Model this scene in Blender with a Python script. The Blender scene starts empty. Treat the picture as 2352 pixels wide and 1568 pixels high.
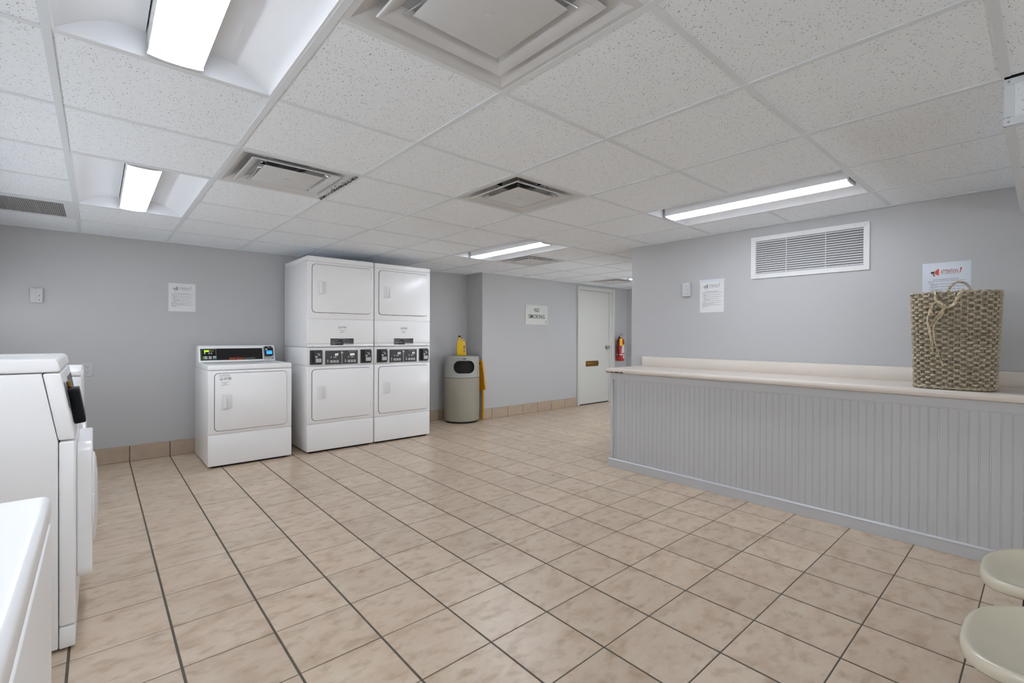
import bpy, bmesh, math, random
from mathutils import Matrix, Vector, Euler
random.seed(7)
scene = bpy.context.scene
COL = scene.collection

# ------------------------------------------------------------------ camera, world, exposure
T = 0.3026                      # floor tile pitch (m)
CAM_H = 1.1715
ZC = 2.056                      # ceiling height
YAW, PITCH, ROLL, FPX = 0.7228, -0.0053, 0.0044, 1083.3
cam = bpy.data.cameras.new('camera'); cam_o = bpy.data.objects.new('camera', cam); COL.objects.link(cam_o)
cam.sensor_width = 36; cam.lens = FPX / 2352 * 36
cam.shift_x = (1176 - 1178.5) / 2352; cam.shift_y = (776.6 - 784) / 2352
cam.clip_start = 0.02
_d = Vector((math.sin(YAW), math.cos(YAW), 0)); _r = Vector((math.cos(YAW), -math.sin(YAW), 0)); _z = Vector((0, 0, 1))
_f = _d * math.cos(PITCH) + _z * math.sin(PITCH); _u = _z * math.cos(PITCH) - _d * math.sin(PITCH)
_rr = _r * math.cos(ROLL) + _u * math.sin(ROLL); _uu = _u * math.cos(ROLL) - _r * math.sin(ROLL)
cam_o.matrix_world = Matrix(((_rr.x, _uu.x, -_f.x, 0), (_rr.y, _uu.y, -_f.y, 0), (_rr.z, _uu.z, -_f.z, CAM_H), (0, 0, 0, 1)))
scene.camera = cam_o
SKY = 5.0
world = bpy.data.worlds.new('world'); scene.world = world; world.use_nodes = True
world.node_tree.nodes['Background'].inputs[0].default_value = (0.86, 0.90, 0.945, 1)
world.node_tree.nodes['Background'].inputs[1].default_value = SKY
scene.view_settings.view_transform = 'Standard'; scene.view_settings.look = 'None'
scene.view_settings.gamma = 1.0; scene.view_settings.use_curve_mapping = False
scene.view_settings.exposure = 1.85
scene.cycles.max_bounces = 16; scene.cycles.diffuse_bounces = 12; scene.cycles.sample_clamp_indirect = 8
LAMP = 7.0                      # radiance of the fluorescent lenses

# ------------------------------------------------------------------ materials
def lin(c):
    return tuple(((v / 255) / 12.92 if v / 255 <= 0.04045 else ((v / 255 + 0.055) / 1.055) ** 2.4) for v in c) + (1,)
def mat(name, rgb, rough=0.5, metal=0.0, spec=0.5, coat=0.0, emit=None, es=0.0, bump=0.0, bscale=200.0, vary=0.0, vscale=3.0):
    m = bpy.data.materials.new(name); m.use_nodes = True
    nt = m.node_tree; b = nt.nodes['Principled BSDF']
    b.inputs['Base Color'].default_value = lin(rgb); b.inputs['Roughness'].default_value = rough
    b.inputs['Metallic'].default_value = metal; b.inputs['Specular IOR Level'].default_value = spec
    b.inputs['Coat Weight'].default_value = coat; b.inputs['Coat Roughness'].default_value = 0.2
    if emit:
        b.inputs['Emission Color'].default_value = lin(emit); b.inputs['Emission Strength'].default_value = es
    if bump > 0 or vary > 0:
        g = nt.nodes.new('ShaderNodeNewGeometry')
    if bump > 0:
        n = nt.nodes.new('ShaderNodeTexNoise'); n.inputs['Scale'].default_value = bscale; n.inputs['Detail'].default_value = 3
        nt.links.new(g.outputs['Position'], n.inputs['Vector'])
        bp = nt.nodes.new('ShaderNodeBump'); bp.inputs['Strength'].default_value = bump; bp.inputs['Distance'].default_value = 0.002
        nt.links.new(n.outputs['Fac'], bp.inputs['Height']); nt.links.new(bp.outputs['Normal'], b.inputs['Normal'])
    if vary > 0:
        n = nt.nodes.new('ShaderNodeTexNoise'); n.inputs['Scale'].default_value = vscale; n.inputs['Detail'].default_value = 4
        nt.links.new(g.outputs['Position'], n.inputs['Vector'])
        mx = nt.nodes.new('ShaderNodeMix'); mx.data_type = 'RGBA'
        a = lin(rgb); mx.inputs[6].default_value = tuple(v * (1 - vary) for v in a[:3]) + (1,); mx.inputs[7].default_value = tuple(min(1, v * (1 + vary)) for v in a[:3]) + (1,)
        nt.links.new(n.outputs['Fac'], mx.inputs[0]); nt.links.new(mx.outputs[2], b.inputs['Base Color'])
    return m

def nodes(m):
    return m.node_tree.nodes, m.node_tree.links, m.node_tree.nodes['Principled BSDF']

M = {}
M['wall'] = mat('grey_wall_paint', (184, 184, 185), 0.42, spec=0.35, bump=0.10, bscale=260, vary=0.02, vscale=1.5)
M['wainscot'] = mat('grey_gloss_paint', (192, 193, 195), 0.36, spec=0.45, vary=0.025, vscale=4, bump=0.04, bscale=60)
M['appliance'] = mat('white_enamel', (241, 241, 241), 0.34, spec=0.5, coat=0.35)
M['appliance2'] = mat('white_plastic', (230, 230, 230), 0.3)
M['gap'] = mat('dark_gap', (14, 14, 15), 0.8)
M['black'] = mat('black_plastic', (10, 11, 14), 0.25)
M['navy'] = mat('navy_black_metal', (5, 7, 12), 0.45, spec=0.2, bump=0.1, bscale=500)
M['panelgrey'] = mat('charcoal_panel', (72, 72, 74), 0.35)
M['panelgrey2'] = mat('dark_grey_plastic', (50, 50, 52), 0.4)
M['keygrey'] = mat('light_key', (190, 190, 190), 0.5)
M['keygreen'] = mat('teal_key', (90, 170, 150), 0.5)
M['plateline'] = mat('silver_line', (120, 125, 130), 0.3, metal=0.4)
M['orange'] = mat('orange_print', (235, 75, 15), 0.5)
M['white_print'] = mat('white_print', (215, 215, 212), 0.5)
M['grey_print'] = mat('grey_print', (118, 118, 122), 0.6)
M['lgrey_print'] = mat('pale_grey_print', (150, 150, 152), 0.6)
M['dark_print'] = mat('dark_print', (38, 44, 52), 0.6)
M['ledgreen'] = mat('green_led', (60, 120, 10), 0.5, emit=(150, 245, 20), es=0.9)
M['ledwhite'] = mat('white_led', (220, 220, 220), 0.5, emit=(235, 235, 235), es=0.35)
M['ledoff'] = mat('led_off', (112, 92, 84), 0.5)
M['blue'] = mat('blue_screen', (40, 110, 190), 0.3, emit=(45, 135, 215), es=0.55)
M['blue2'] = mat('blue_screen_band', (10, 80, 170), 0.3, emit=(5, 85, 190), es=0.5)
M['paper'] = mat('white_paper', (218, 219, 219), 0.6)
M['lam'] = mat('laminated_paper', (208, 214, 222), 0.14, spec=0.6, bump=0.25, bscale=30)
M['redtext'] = mat('red_brown_print', (158, 62, 48), 0.5)
M['orange2'] = mat('orange_red_print', (214, 78, 36), 0.5)
M['navyprint'] = mat('navy_print', (38, 58, 84), 0.5)
M['trimwhite'] = mat('white_metal_trim', (208, 209, 210), 0.4)
M['boxgrey'] = mat('pale_grey_plastic', (196, 197, 198), 0.45)
M['gridwhite'] = mat('ceiling_grid_white', (220, 225, 229), 0.45)
M['reflector'] = mat('troffer_white', (226, 228, 231), 0.3)
M['vent'] = mat('white_vent_paint', (222, 222, 222), 0.4)
M['ventdark'] = mat('vent_dark', (30, 30, 31), 0.8)
M['slat'] = mat('vent_slat_paint', (196, 196, 196), 0.45)
M['grille'] = mat('grey_grille', (150, 150, 150), 0.5)
M['door'] = mat('cream_door_paint', (205, 205, 199), 0.4, spec=0.4, vary=0.015, vscale=2)
M['brass'] = mat('aged_brass', (140, 104, 40), 0.35, metal=0.85, vary=0.3, vscale=40)
M['chrome'] = mat('brushed_steel', (190, 190, 190), 0.25, metal=0.9)
M['laminate'] = mat('beige_laminate', (216, 207, 197), 0.3, spec=0.45, vary=0.05, vscale=300)
M['chip'] = mat('broken_particleboard', (96, 66, 40), 0.9, vary=0.4, vscale=200)
M['beige'] = mat('beige_bin', (150, 144, 128), 0.55, vary=0.05, vscale=6)
M['hood'] = mat('grey_beige_hood', (160, 162, 156), 0.45)
M['yellow'] = mat('yellow_plastic', (228, 186, 12), 0.4)
M['amber'] = mat('amber_plastic', (214, 152, 8), 0.45)
M['red'] = mat('red_paint', (176, 10, 16), 0.3, coat=0.3)
M['redcap'] = mat('red_cap', (150, 20, 30), 0.4)
M['tagyellow'] = mat('yellow_tag', (228, 196, 20), 0.6)
M['greenprint'] = mat('green_print', (20, 60, 56), 0.5)
M['shell'] = mat('almond_fibreglass', (212, 205, 184), 0.2, spec=0.5, coat=0.4, vary=0.02, vscale=30)
M['steel_black'] = mat('black_steel', (12, 12, 12), 0.5)
M['dust'] = mat('black_dust', (40, 40, 40), 0.95, vary=0.5, vscale=300)
M['plenum'] = mat('plenum_dark', (60, 60, 60), 0.9)
M['basetile'] = mat('base_tile', (176, 158, 138), 0.35, vary=0.12, vscale=14)

def lens_mat():
    m = mat('fluorescent_lens', (230, 236, 242), 0.3, emit=(236, 243, 255), es=LAMP)
    n, l, b = nodes(m)
    g = n.new('ShaderNodeNewGeometry'); w = n.new('ShaderNodeTexWave'); w.wave_type = 'BANDS'; w.bands_direction = 'X'
    w.inputs['Scale'].default_value = 40; l.new(g.outputs['Position'], w.inputs['Vector'])
    mr = n.new('ShaderNodeMapRange'); mr.inputs[3].default_value = LAMP * 0.85; mr.inputs[4].default_value = LAMP * 1.1
    l.new(w.outputs['Fac'], mr.inputs[0]); l.new(mr.outputs[0], b.inputs['Emission Strength'])
    return m
M['lens'] = lens_mat()

def tile_mat():
    m = mat('glazed_floor_tile', (180, 165, 150), 0.3, spec=0.5)
    n, l, b = nodes(m)
    g = n.new('ShaderNodeNewGeometry'); oi = n.new('ShaderNodeObjectInfo')
    mp = n.new('ShaderNodeMapping'); mp.inputs['Scale'].default_value = (7, 11, 6)
    mul = n.new('ShaderNodeMath'); mul.operation = 'MULTIPLY'; mul.inputs[1].default_value = 37.0
    l.new(oi.outputs['Random'], mul.inputs[0])
    cb = n.new('ShaderNodeCombineXYZ'); l.new(mul.outputs[0], cb.inputs[0]); l.new(mul.outputs[0], cb.inputs[1])
    l.new(g.outputs['Position'], mp.inputs['Vector']); l.new(cb.outputs[0], mp.inputs['Location'])
    n1 = n.new('ShaderNodeTexNoise'); n1.inputs['Scale'].default_value = 1.0; n1.inputs['Detail'].default_value = 5; n1.inputs['Roughness'].default_value = 0.62
    n2 = n.new('ShaderNodeTexNoise'); n2.inputs['Scale'].default_value = 1.9; n2.inputs['Detail'].default_value = 3
    off = n.new('ShaderNodeVectorMath'); off.operation = 'ADD'; off.inputs[1].default_value = (9, 4, 2)
    l.new(mp.outputs[0], n1.inputs['Vector']); l.new(mp.outputs[0], off.inputs[0]); l.new(off.outputs[0], n2.inputs['Vector'])
    r1 = n.new('ShaderNodeValToRGB'); e = r1.color_ramp.elements
    e[0].position = 0.30; e[0].color = lin((185, 163, 139)); e[1].position = 0.72; e[1].color = lin((207, 193, 172))
    k = e.new(0.5); k.color = lin((202, 182, 160))
    r2 = n.new('ShaderNodeValToRGB'); e = r2.color_ramp.elements
    e[0].position = 0.52; e[0].color = (0, 0, 0, 1); e[1].position = 0.78; e[1].color = (1, 1, 1, 1)
    mx = n.new('ShaderNodeMix'); mx.data_type = 'RGBA'; mx.inputs[7].default_value = lin((170, 147, 121))
    l.new(n1.outputs['Fac'], r1.inputs[0]); l.new(n2.outputs['Fac'], r2.inputs[0])
    l.new(r2.outputs[0], mx.inputs[0]); l.new(r1.outputs[0], mx.inputs[6])
    hv = n.new('ShaderNodeHueSaturation'); mr = n.new('ShaderNodeMapRange'); mr.inputs[3].default_value = 0.94; mr.inputs[4].default_value = 1.05
    l.new(oi.outputs['Random'], mr.inputs[0]); l.new(mr.outputs[0], hv.inputs['Value']); l.new(mx.outputs[2], hv.inputs['Color'])
    l.new(hv.outputs[0], b.inputs['Base Color'])
    bp = n.new('ShaderNodeBump'); bp.inputs['Strength'].default_value = 0.6; bp.inputs['Distance'].default_value = 0.0015
    n3 = n.new('ShaderNodeTexNoise'); n3.inputs['Scale'].default_value = 14; n3.inputs['Detail'].default_value = 6
    l.new(g.outputs['Position'], n3.inputs['Vector']); l.new(n3.outputs['Fac'], bp.inputs['Height']); l.new(bp.outputs[0], b.inputs['Normal'])
    rr = n.new('ShaderNodeMapRange'); rr.inputs[3].default_value = 0.22; rr.inputs[4].default_value = 0.40
    l.new(n1.outputs['Fac'], rr.inputs[0]); l.new(rr.outputs[0], b.inputs['Roughness'])
    return m
M['tile'] = tile_mat()
M['grout'] = mat('dark_grout', (92, 86, 76), 0.9, vary=0.35, vscale=25)

def acoustic_mat():
    m = mat('fissured_ceiling_tile', (204, 204, 204), 0.85, spec=0.2)
    n, l, b = nodes(m)
    g = n.new('ShaderNodeNewGeometry'); oi = n.new('ShaderNodeObjectInfo')
    vr = n.new('ShaderNodeVectorRotate'); vr.rotation_type = 'Z_AXIS'; vr.inputs['Center'].default_value = (0, 0, 0)
    ml = n.new('ShaderNodeMath'); ml.operation = 'MULTIPLY'; ml.inputs[1].default_value = 40
    l.new(oi.outputs['Random'], ml.inputs[0]); l.new(ml.outputs[0], vr.inputs['Angle'])
    l.new(g.outputs['Position'], vr.inputs['Vector'])
    def specks(scale, sx, th, seed):
        mp = n.new('ShaderNodeMapping'); mp.inputs['Scale'].default_value = (scale, scale * sx, scale); mp.inputs['Location'].default_value = (seed, seed, 0)
        l.new(vr.outputs[0], mp.inputs[0])
        dn = n.new('ShaderNodeTexNoise'); dn.inputs['Scale'].default_value = 0.8; dn.inputs['Detail'].default_value = 2; l.new(mp.outputs[0], dn.inputs['Vector'])
        mxv = n.new('ShaderNodeVectorMath'); mxv.operation = 'MULTIPLY_ADD'; mxv.inputs[1].default_value = (1.6, 1.6, 0)
        l.new(dn.outputs['Color'], mxv.inputs[0]); l.new(mp.outputs[0], mxv.inputs[2])
        v = n.new('ShaderNodeTexVoronoi'); v.inputs['Scale'].default_value = 1.0; v.inputs['Randomness'].default_value = 1; l.new(mxv.outputs[0], v.inputs['Vector'])
        sep = n.new('ShaderNodeSeparateColor'); l.new(v.outputs['Color'], sep.inputs[0])
        t = n.new('ShaderNodeMath'); t.operation = 'MULTIPLY'; t.inputs[1].default_value = th; l.new(sep.outputs[0], t.inputs[0])
        c = n.new('ShaderNodeMath'); c.operation = 'LESS_THAN'; l.new(v.outputs['Distance'], c.inputs[0]); l.new(t.outputs[0], c.inputs[1])
        return c
    a = specks(85, 2.6, 0.27, 3.0); c = specks(170, 1.2, 0.25, 8.0)
    mxm = n.new('ShaderNodeMath'); mxm.operation = 'MAXIMUM'; l.new(a.outputs[0], mxm.inputs[0])
    h = n.new('ShaderNodeMath'); h.operation = 'MULTIPLY'; h.inputs[1].default_value = 0.45; l.new(c.outputs[0], h.inputs[0]); l.new(h.outputs[0], mxm.inputs[1])
    mx = n.new('ShaderNodeMix'); mx.data_type = 'RGBA'; mx.inputs[6].default_value = lin((238, 243, 248)); mx.inputs[7].default_value = lin((130, 130, 131))
    l.new(mxm.outputs[0], mx.inputs[0]); l.new(mx.outputs[2], b.inputs['Base Color'])
    return m
M['acoustic'] = acoustic_mat()

def reed_mat(name, c1, c2, scale=(60, 60, 240)):
    m = mat(name, c1, 0.6)
    n, l, b = nodes(m)
    g = n.new('ShaderNodeNewGeometry'); mp = n.new('ShaderNodeMapping'); mp.inputs['Scale'].default_value = scale
    l.new(g.outputs['Position'], mp.inputs[0])
    n1 = n.new('ShaderNodeTexNoise'); n1.inputs['Scale'].default_value = 1; n1.inputs['Detail'].default_value = 3; l.new(mp.outputs[0], n1.inputs['Vector'])
    r = n.new('ShaderNodeValToRGB'); e = r.color_ramp.elements; e[0].position = 0.32; e[0].color = lin(c2); e[1].position = 0.62; e[1].color = lin(c1)
    l.new(n1.outputs['Fac'], r.inputs[0]); l.new(r.outputs[0], b.inputs['Base Color'])
    return m
M['reed'] = reed_mat('grey_brown_reed', (202, 189, 162), (106, 98, 82))
M['reed2'] = reed_mat('dark_reed', (140, 128, 106), (60, 54, 44), (200, 200, 40))
M['husk'] = reed_mat('pale_husk', (208, 194, 166), (160, 144, 114), (30, 200, 60))

# ------------------------------------------------------------------ mesh helpers
def link(name, me, m, parent=None, smooth=30, mats=None):
    o = bpy.data.objects.new(name, me); COL.objects.link(o)
    if mats:
        for x in mats: me.materials.append(x)
    elif m is not None and not me.materials:
        me.materials.append(m)
    if smooth:
        for p in me.polygons: p.use_smooth = True
        me.set_sharp_from_angle(angle=math.radians(smooth))
    if parent: o.parent = parent
    return o

class MB:
    """collects shapes into one mesh"""
    def __init__(s): s.bm = bmesh.new()
    def _add(s, b2, mx=None, mi=0):
        if mx is not None: bmesh.ops.transform(b2, matrix=mx, verts=b2.verts)
        for f in b2.faces: f.material_index = mi
        me = bpy.data.meshes.new('t'); b2.to_mesh(me); b2.free(); s.bm.from_mesh(me); bpy.data.meshes.remove(me)
        return s
    def box(s, x0, x1, y0, y1, z0, z1, bev=0, seg=2, mx=None, mi=0, edges=None):
        b = bmesh.new(); bmesh.ops.create_cube(b, size=1)
        sc = Matrix.Translation(((x0 + x1) / 2, (y0 + y1) / 2, (z0 + z1) / 2)) @ Matrix.Diagonal((abs(x1 - x0), abs(y1 - y0), abs(z1 - z0), 1))
        bmesh.ops.transform(b, matrix=sc, verts=b.verts)
        if bev > 0:
            es = b.edges[:] if edges is None else [e for e in b.edges if edges(e)]
            bmesh.ops.bevel(b, geom=es, offset=bev, segments=seg, profile=0.5, affect='EDGES')
        return s._add(b, mx, mi)
    def prism(s, pts, axis, a0, a1, bev=0, seg=2, mx=None, mi=0, only_long=False):
        """polygon pts (p,q) extruded along axis: 'x' -> (a,p,q); 'y' -> (p,a,q); 'z' -> (p,q,a)"""
        b = bmesh.new()
        def P(p, q, a): return {'x': (a, p, q), 'y': (p, a, q), 'z': (p, q, a)}[axis]
        v0 = [b.verts.new(P(p, q, a0)) for p, q in pts]; v1 = [b.verts.new(P(p, q, a1)) for p, q in pts]
        b.faces.new(v0); b.faces.new(v1[::-1]); n = len(pts)
        for i in range(n): b.faces.new((v0[i], v1[i], v1[(i + 1) % n], v0[(i + 1) % n]))
        bmesh.ops.recalc_face_normals(b, faces=b.faces)
        if bev > 0:
            bmesh.ops.bevel(b, geom=b.edges[:], offset=bev, segments=seg, profile=0.5, affect='EDGES')
        return s._add(b, mx, mi)
    def lathe(s, prof, n=32, mx=None, mi=0, cap=True):
        b = bmesh.new(); rings = []
        for r, z in prof:
            rings.append([b.verts.new((r * math.cos(2 * math.pi * i / n), r * math.sin(2 * math.pi * i / n), z)) for i in range(n)])
        for a, c in zip(rings, rings[1:]):
            for i in range(n): b.faces.new((a[i], a[(i + 1) % n], c[(i + 1) % n], c[i]))
        if cap:
            b.faces.new(rings[0][::-1]); b.faces.new(rings[-1])
        bmesh.ops.recalc_face_normals(b, faces=b.faces)
        return s._add(b, mx, mi)
    def tube(s, pts, r, n=8, mi=0, closed=False, flat=1.0, up=Vector((0, 0, 1)), twist=0.0, caps=True):
        pts = [Vector(p) for p in pts]; N = len(pts); b = bmesh.new(); rings = []
        for i, p in enumerate(pts):
            if closed: t = pts[(i + 1) % N] - pts[i - 1]
            else: t = pts[min(i + 1, N - 1)] - pts[max(i - 1, 0)]
            t.normalize(); u = up
            if abs(t.dot(u)) > 0.95: u = Vector((1, 0, 0))
            a = t.cross(u).normalized(); c = a.cross(t).normalized()
            rr = r[i] if isinstance(r, (list, tuple)) else r
            ang = twist * i
            ring = []
            for k in range(n):
                th = 2 * math.pi * k / n
                x = math.cos(th) * rr * flat; y = math.sin(th) * rr
                x, y = x * math.cos(ang) - y * math.sin(ang), x * math.sin(ang) + y * math.cos(ang)
                ring.append(b.verts.new(p + a * x + c * y))
            rings.append(ring)
        m = N if closed else N - 1
        for i in range(m):
            A = rings[i]; B = rings[(i + 1) % N]
            for k in range(n): b.faces.new((A[k], A[(k + 1) % n], B[(k + 1) % n], B[k]))
        if not closed and caps:
            b.faces.new(rings[0][::-1]); b.faces.new(rings[-1])
        bmesh.ops.recalc_face_normals(b, faces=b.faces)
        return s._add(b, None, mi)
    def quad(s, pts, mi=0):
        b = bmesh.new(); b.faces.new([b.verts.new(p) for p in pts]); return s._add(b, None, mi)
    def raw(s, verts, faces, mx=None, mi=0):
        b = bmesh.new(); vs = [b.verts.new(v) for v in verts]
        for f in faces: b.faces.new([vs[i] for i in f])
        bmesh.ops.recalc_face_normals(b, faces=b.faces)
        return s._add(b, mx, mi)
    def mesh(s, name='m'):
        me = bpy.data.meshes.new(name); s.bm.to_mesh(me); s.bm.free(); return me
    def obj(s, name, m, parent=None, smooth=30, mats=None):
        return link(name, s.mesh(name), m, parent, smooth, mats)

def rrect(w, h, r, n=6, cx=0, cy=0):
    pts = []
    for qx, qy, a in ((w / 2 - r, h / 2 - r, 0), (-w / 2 + r, h / 2 - r, 90), (-w / 2 + r, -h / 2 + r, 180), (w / 2 - r, -h / 2 + r, 270)):
        for i in range(n + 1):
            t = math.radians(a + 90 * i / n); pts.append((cx + qx + r * math.cos(t), cy + qy + r * math.sin(t)))
    return pts

def thing(name, label, cat, loc=(0, 0, 0), rz=0, group=None):
    o = bpy.data.objects.new(name, None); o.empty_display_size = 0.1; COL.objects.link(o)
    o.location = loc; o.rotation_euler = (0, 0, rz); o['label'] = label; o['category'] = cat
    if group: o['group'] = group
    return o
def tag(o, label, cat, group=None):
    o['label'] = label; o['category'] = cat
    if group: o['group'] = group
    return o
def struct(o): o['kind'] = 'structure'; return o
def stuff(o): o['kind'] = 'stuff'; return o
def dup(root, loc, rz, label, group=None):
    r = root.copy(); COL.objects.link(r); r.location = loc; r.rotation_euler = (0, 0, rz); r['label'] = label
    if group: r['group'] = group
    for ch in list(root.children):
        c = ch.copy(); COL.objects.link(c); c.parent = r
        for g in list(ch.children):
            d = g.copy(); COL.objects.link(d); d.parent = c
    return r

def frame(o, xa, ya):
    """matrix putting local x,y,z(normal) at o"""
    xa = Vector(xa).normalized(); ya = Vector(ya).normalized(); za = xa.cross(ya)
    return Matrix(((xa.x, ya.x, za.x, o[0]), (xa.y, ya.y, za.y, o[1]), (xa.z, ya.z, za.z, o[2]), (0, 0, 0, 1)))

def text_mesh(mb, s, size, mx, mi=0, align='LEFT', width=None, ext=0.0003, bold=0.0, shear=0.0, spacing=1.0):
    c = bpy.data.curves.new('txt', 'FONT'); c.body = s; c.size = size; c.align_x = align; c.extrude = ext
    c.offset = bold * size; c.shear = shear; c.space_character = spacing; c.resolution_u = 2
    o = bpy.data.objects.new('txt', c); COL.objects.link(o)
    bpy.context.view_layer.update()
    me = bpy.data.meshes.new_from_object(o.evaluated_get(bpy.context.evaluated_depsgraph_get()))
    w = o.dimensions.x
    bpy.data.objects.remove(o); bpy.data.curves.remove(c)
    sx = width / w if width and w > 0 else 1
    b = bmesh.new(); b.from_mesh(me); bpy.data.meshes.remove(me)
    mb._add(b, mx @ Matrix.Diagonal((sx, 1, 1, 1)), mi)

def Q(mb, mx, x0, x1, y0, y1, mi=0, t=0.0006):
    """thin printed rectangle in a frame"""
    mb.box(x0, x1, y0, y1, 0, t, mx=mx, mi=mi)

# ------------------------------------------------------------------ room
YB, YN, XW, XC = 5.597, 5.224, 4.006, 3.473
XE = 7.45; YF = -3.0; XL = -0.86; XN = 4.034; YR = 2.751
def grid_x(i): return (i + 0.74) * T
def grid_y(j): return (7.6317 - j) * T

floor = struct(MB().box(XL, XW + .14, YF, YB, -0.12, -0.0022).box(XW + .14, XE + .1, YR - .12, YB, -0.12, -0.0022).obj('floor', M['grout'], smooth=0))
GX, GY = 0.0085, 0.0048
def tile_mesh(w, h):
    a, b, c = 0.0018, 0.0013, 0.006
    v = []
    for k, (ins, z) in enumerate(((a, 0.0), (0, -b), (0, -c))):
        for sx, sy in ((-1, -1), (1, -1), (1, 1), (-1, 1)): v.append((sx * (w / 2 - ins), sy * (h / 2 - ins), z))
    f = [(0, 1, 2, 3)]
    for r in (0, 4):
        for i in range(4): f.append((r + (i + 1) % 4, r + i, r + 4 + i, r + 4 + (i + 1) % 4))
    me = bpy.data.meshes.new('tile'); me.from_pydata(v, [], f); me.materials.append(M['tile']); return me
full_tile = tile_mesh(T - GX, T - GY)
hid = MB()
def seen(x, y):
    d = x * math.sin(YAW) + y * math.cos(YAW); r = x * math.cos(YAW) - y * math.sin(YAW)
    return d > 1.25 and -1.20 < r / d < 1.17
for i in range(-5, 26):
    for j in range(-13, 19):
        x0, x1 = grid_x(i) + GX / 2, grid_x(i + 1) - GX / 2
        y0, y1 = grid_y(j + 1) + GY / 2, grid_y(j) - GY / 2
        ylim = YB if (x0 + x1) / 2 < XN else YN
        x0, x1 = max(x0, XL), min(x1, XE); y0, y1 = max(y0, YF), min(y1, ylim)
        if (y0 + y1) / 2 < YR: x1 = min(x1, XW)
        if x1 - x0 < 0.012 or y1 - y0 < 0.012: continue
        cx, cy = (x0 + x1) / 2, (y0 + y1) / 2
        hidden = cx < -0.25 or (cx > 3.62 and cy < 2.62) or (0.76 < cx < 1.38 and cy > 4.95) or (1.6 < cx < 2.9 and cy > 4.95) or cy > 5.5 or not seen(cx, cy) or (cx > 5.6 and cy < 2.9)
        if hidden:
            hid.box(x0, x1, y0, y1, -0.006, 0)
            continue
        full = abs(x1 - x0 - (T - GX)) < 1e-4 and abs(y1 - y0 - (T - GY)) < 1e-4
        me = full_tile if full else tile_mesh(x1 - x0, y1 - y0)
        o = bpy.data.objects.new('tile', me); COL.objects.link(o); o.parent = floor
        o.location = (cx, cy, random.uniform(-0.0006, 0.0)); o.rotation_euler = (random.uniform(-1, 1) * 0.0012, random.uniform(-1, 1) * 0.0012, random.uniform(-1, 1) * 0.001)
stuff(hid.obj('tile', M['tile'], floor, 0))

def wall(name, *b): return struct(MB().box(*b).obj(name, M['wall'], smooth=0))
w_left = struct(MB().box(XL - .1, XL, YF, YB, -0.1, 1.20).box(XL - .1, XL, YF, YB, 1.38, 2.35).box(XL - .1, XL, YF, -.6, 1.20, 1.38).box(XL - .1, XL, 5.2, YB, 1.20, 1.38).obj('wall_left', M['wall'], smooth=0))  # slot of windows added in this unseen wall to let daylight in
for k in range(4):
    a, b = -.6 + 1.45 * k, -.6 + 1.45 * (k + 1)
    mb = MB(); mb.box(XL - .08, XL - .02, a, a + .04, 1.20, 1.38).box(XL - .08, XL - .02, b - .04, b, 1.20, 1.38).box(XL - .08, XL - .02, a + .04, b - .04, 1.20, 1.24).box(XL - .08, XL - .02, a + .04, b - .04, 1.35, 1.38)
    struct(mb.obj('added_window_%d' % (k + 4), M['trimwhite'], smooth=0))
w_back = wall('wall_back', XL - .1, XN, YB, YB + .1, -0.1, 2.35)
w_niche = wall('wall_far', XN, XE, YN, YB + .1, -0.1, 2.35)
w_right = wall('wall_right', XW, XW + .14, YF, YR, -0.1, 2.35)
# corridor side facing away from the view: windows added above a sill as fill light
w_side = struct(MB().box(XW + .14, XE, YR - .12, YR, -0.1, 0.7).box(XW + .14, XE, YR - .12, YR, .94, 2.35).box(XW + .14, XW + .3, YR - .12, YR, .7, .94).obj('wall_side', M['wall'], smooth=0))
for k in range(2):
    a, b = XW + .3 + 1.57 * k, XW + .3 + 1.57 * (k + 1)
    mb = MB(); mb.box(a, a + .05, YR - .09, YR - .03, .7, .94).box(b - .05, b, YR - .09, YR - .03, .7, .94).box(a + .05, b - .05, YR - .09, YR - .03, .7, .74).box(a + .05, b - .05, YR - .09, YR - .03, .91, .94)
    struct(mb.obj('added_window_%d' % (k + 8), M['trimwhite'], smooth=0))
w_end = wall('wall_end', XE, XE + .1, YR - .12, YN, -0.1, 2.35)
# front wall behind the viewpoint: windows added as fill light between low sill and header
w_front = struct(MB().box(XL - .1, XW + .14, YF - .1, YF, -0.1, 0.7).box(XL - .1, XW + .14, YF - .1, YF, .95, 2.35).obj('wall_front', M['wall'], smooth=0))
for k, (a, b) in enumerate(((XL - .1, 0.7), (0.7, 2.3), (2.3, XW))):
    mb = MB(); mb.box(a, a + .05, YF - .08, YF - .02, .7, .95).box(b - .05, b, YF - .08, YF - .02, .7, .95).box(a + .05, b - .05, YF - .08, YF - .02, .7, .75).box(a + .05, b - .05, YF - .08, YF - .02, .91, .95)
    struct(mb.obj('added_window_%d' % (k + 1), M['trimwhite'], smooth=0))
# faint block courses of the end wall
mb = MB()
for z in (0.22, 0.42, 0.62, 0.82, 1.02, 1.22, 1.42, 1.62, 1.82): mb.box(XE - .003, XE, YR, YN, z, z + 0.19, bev=0.004, seg=1)
mb.obj('block_course', M['wall'], w_end, 0)

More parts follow.
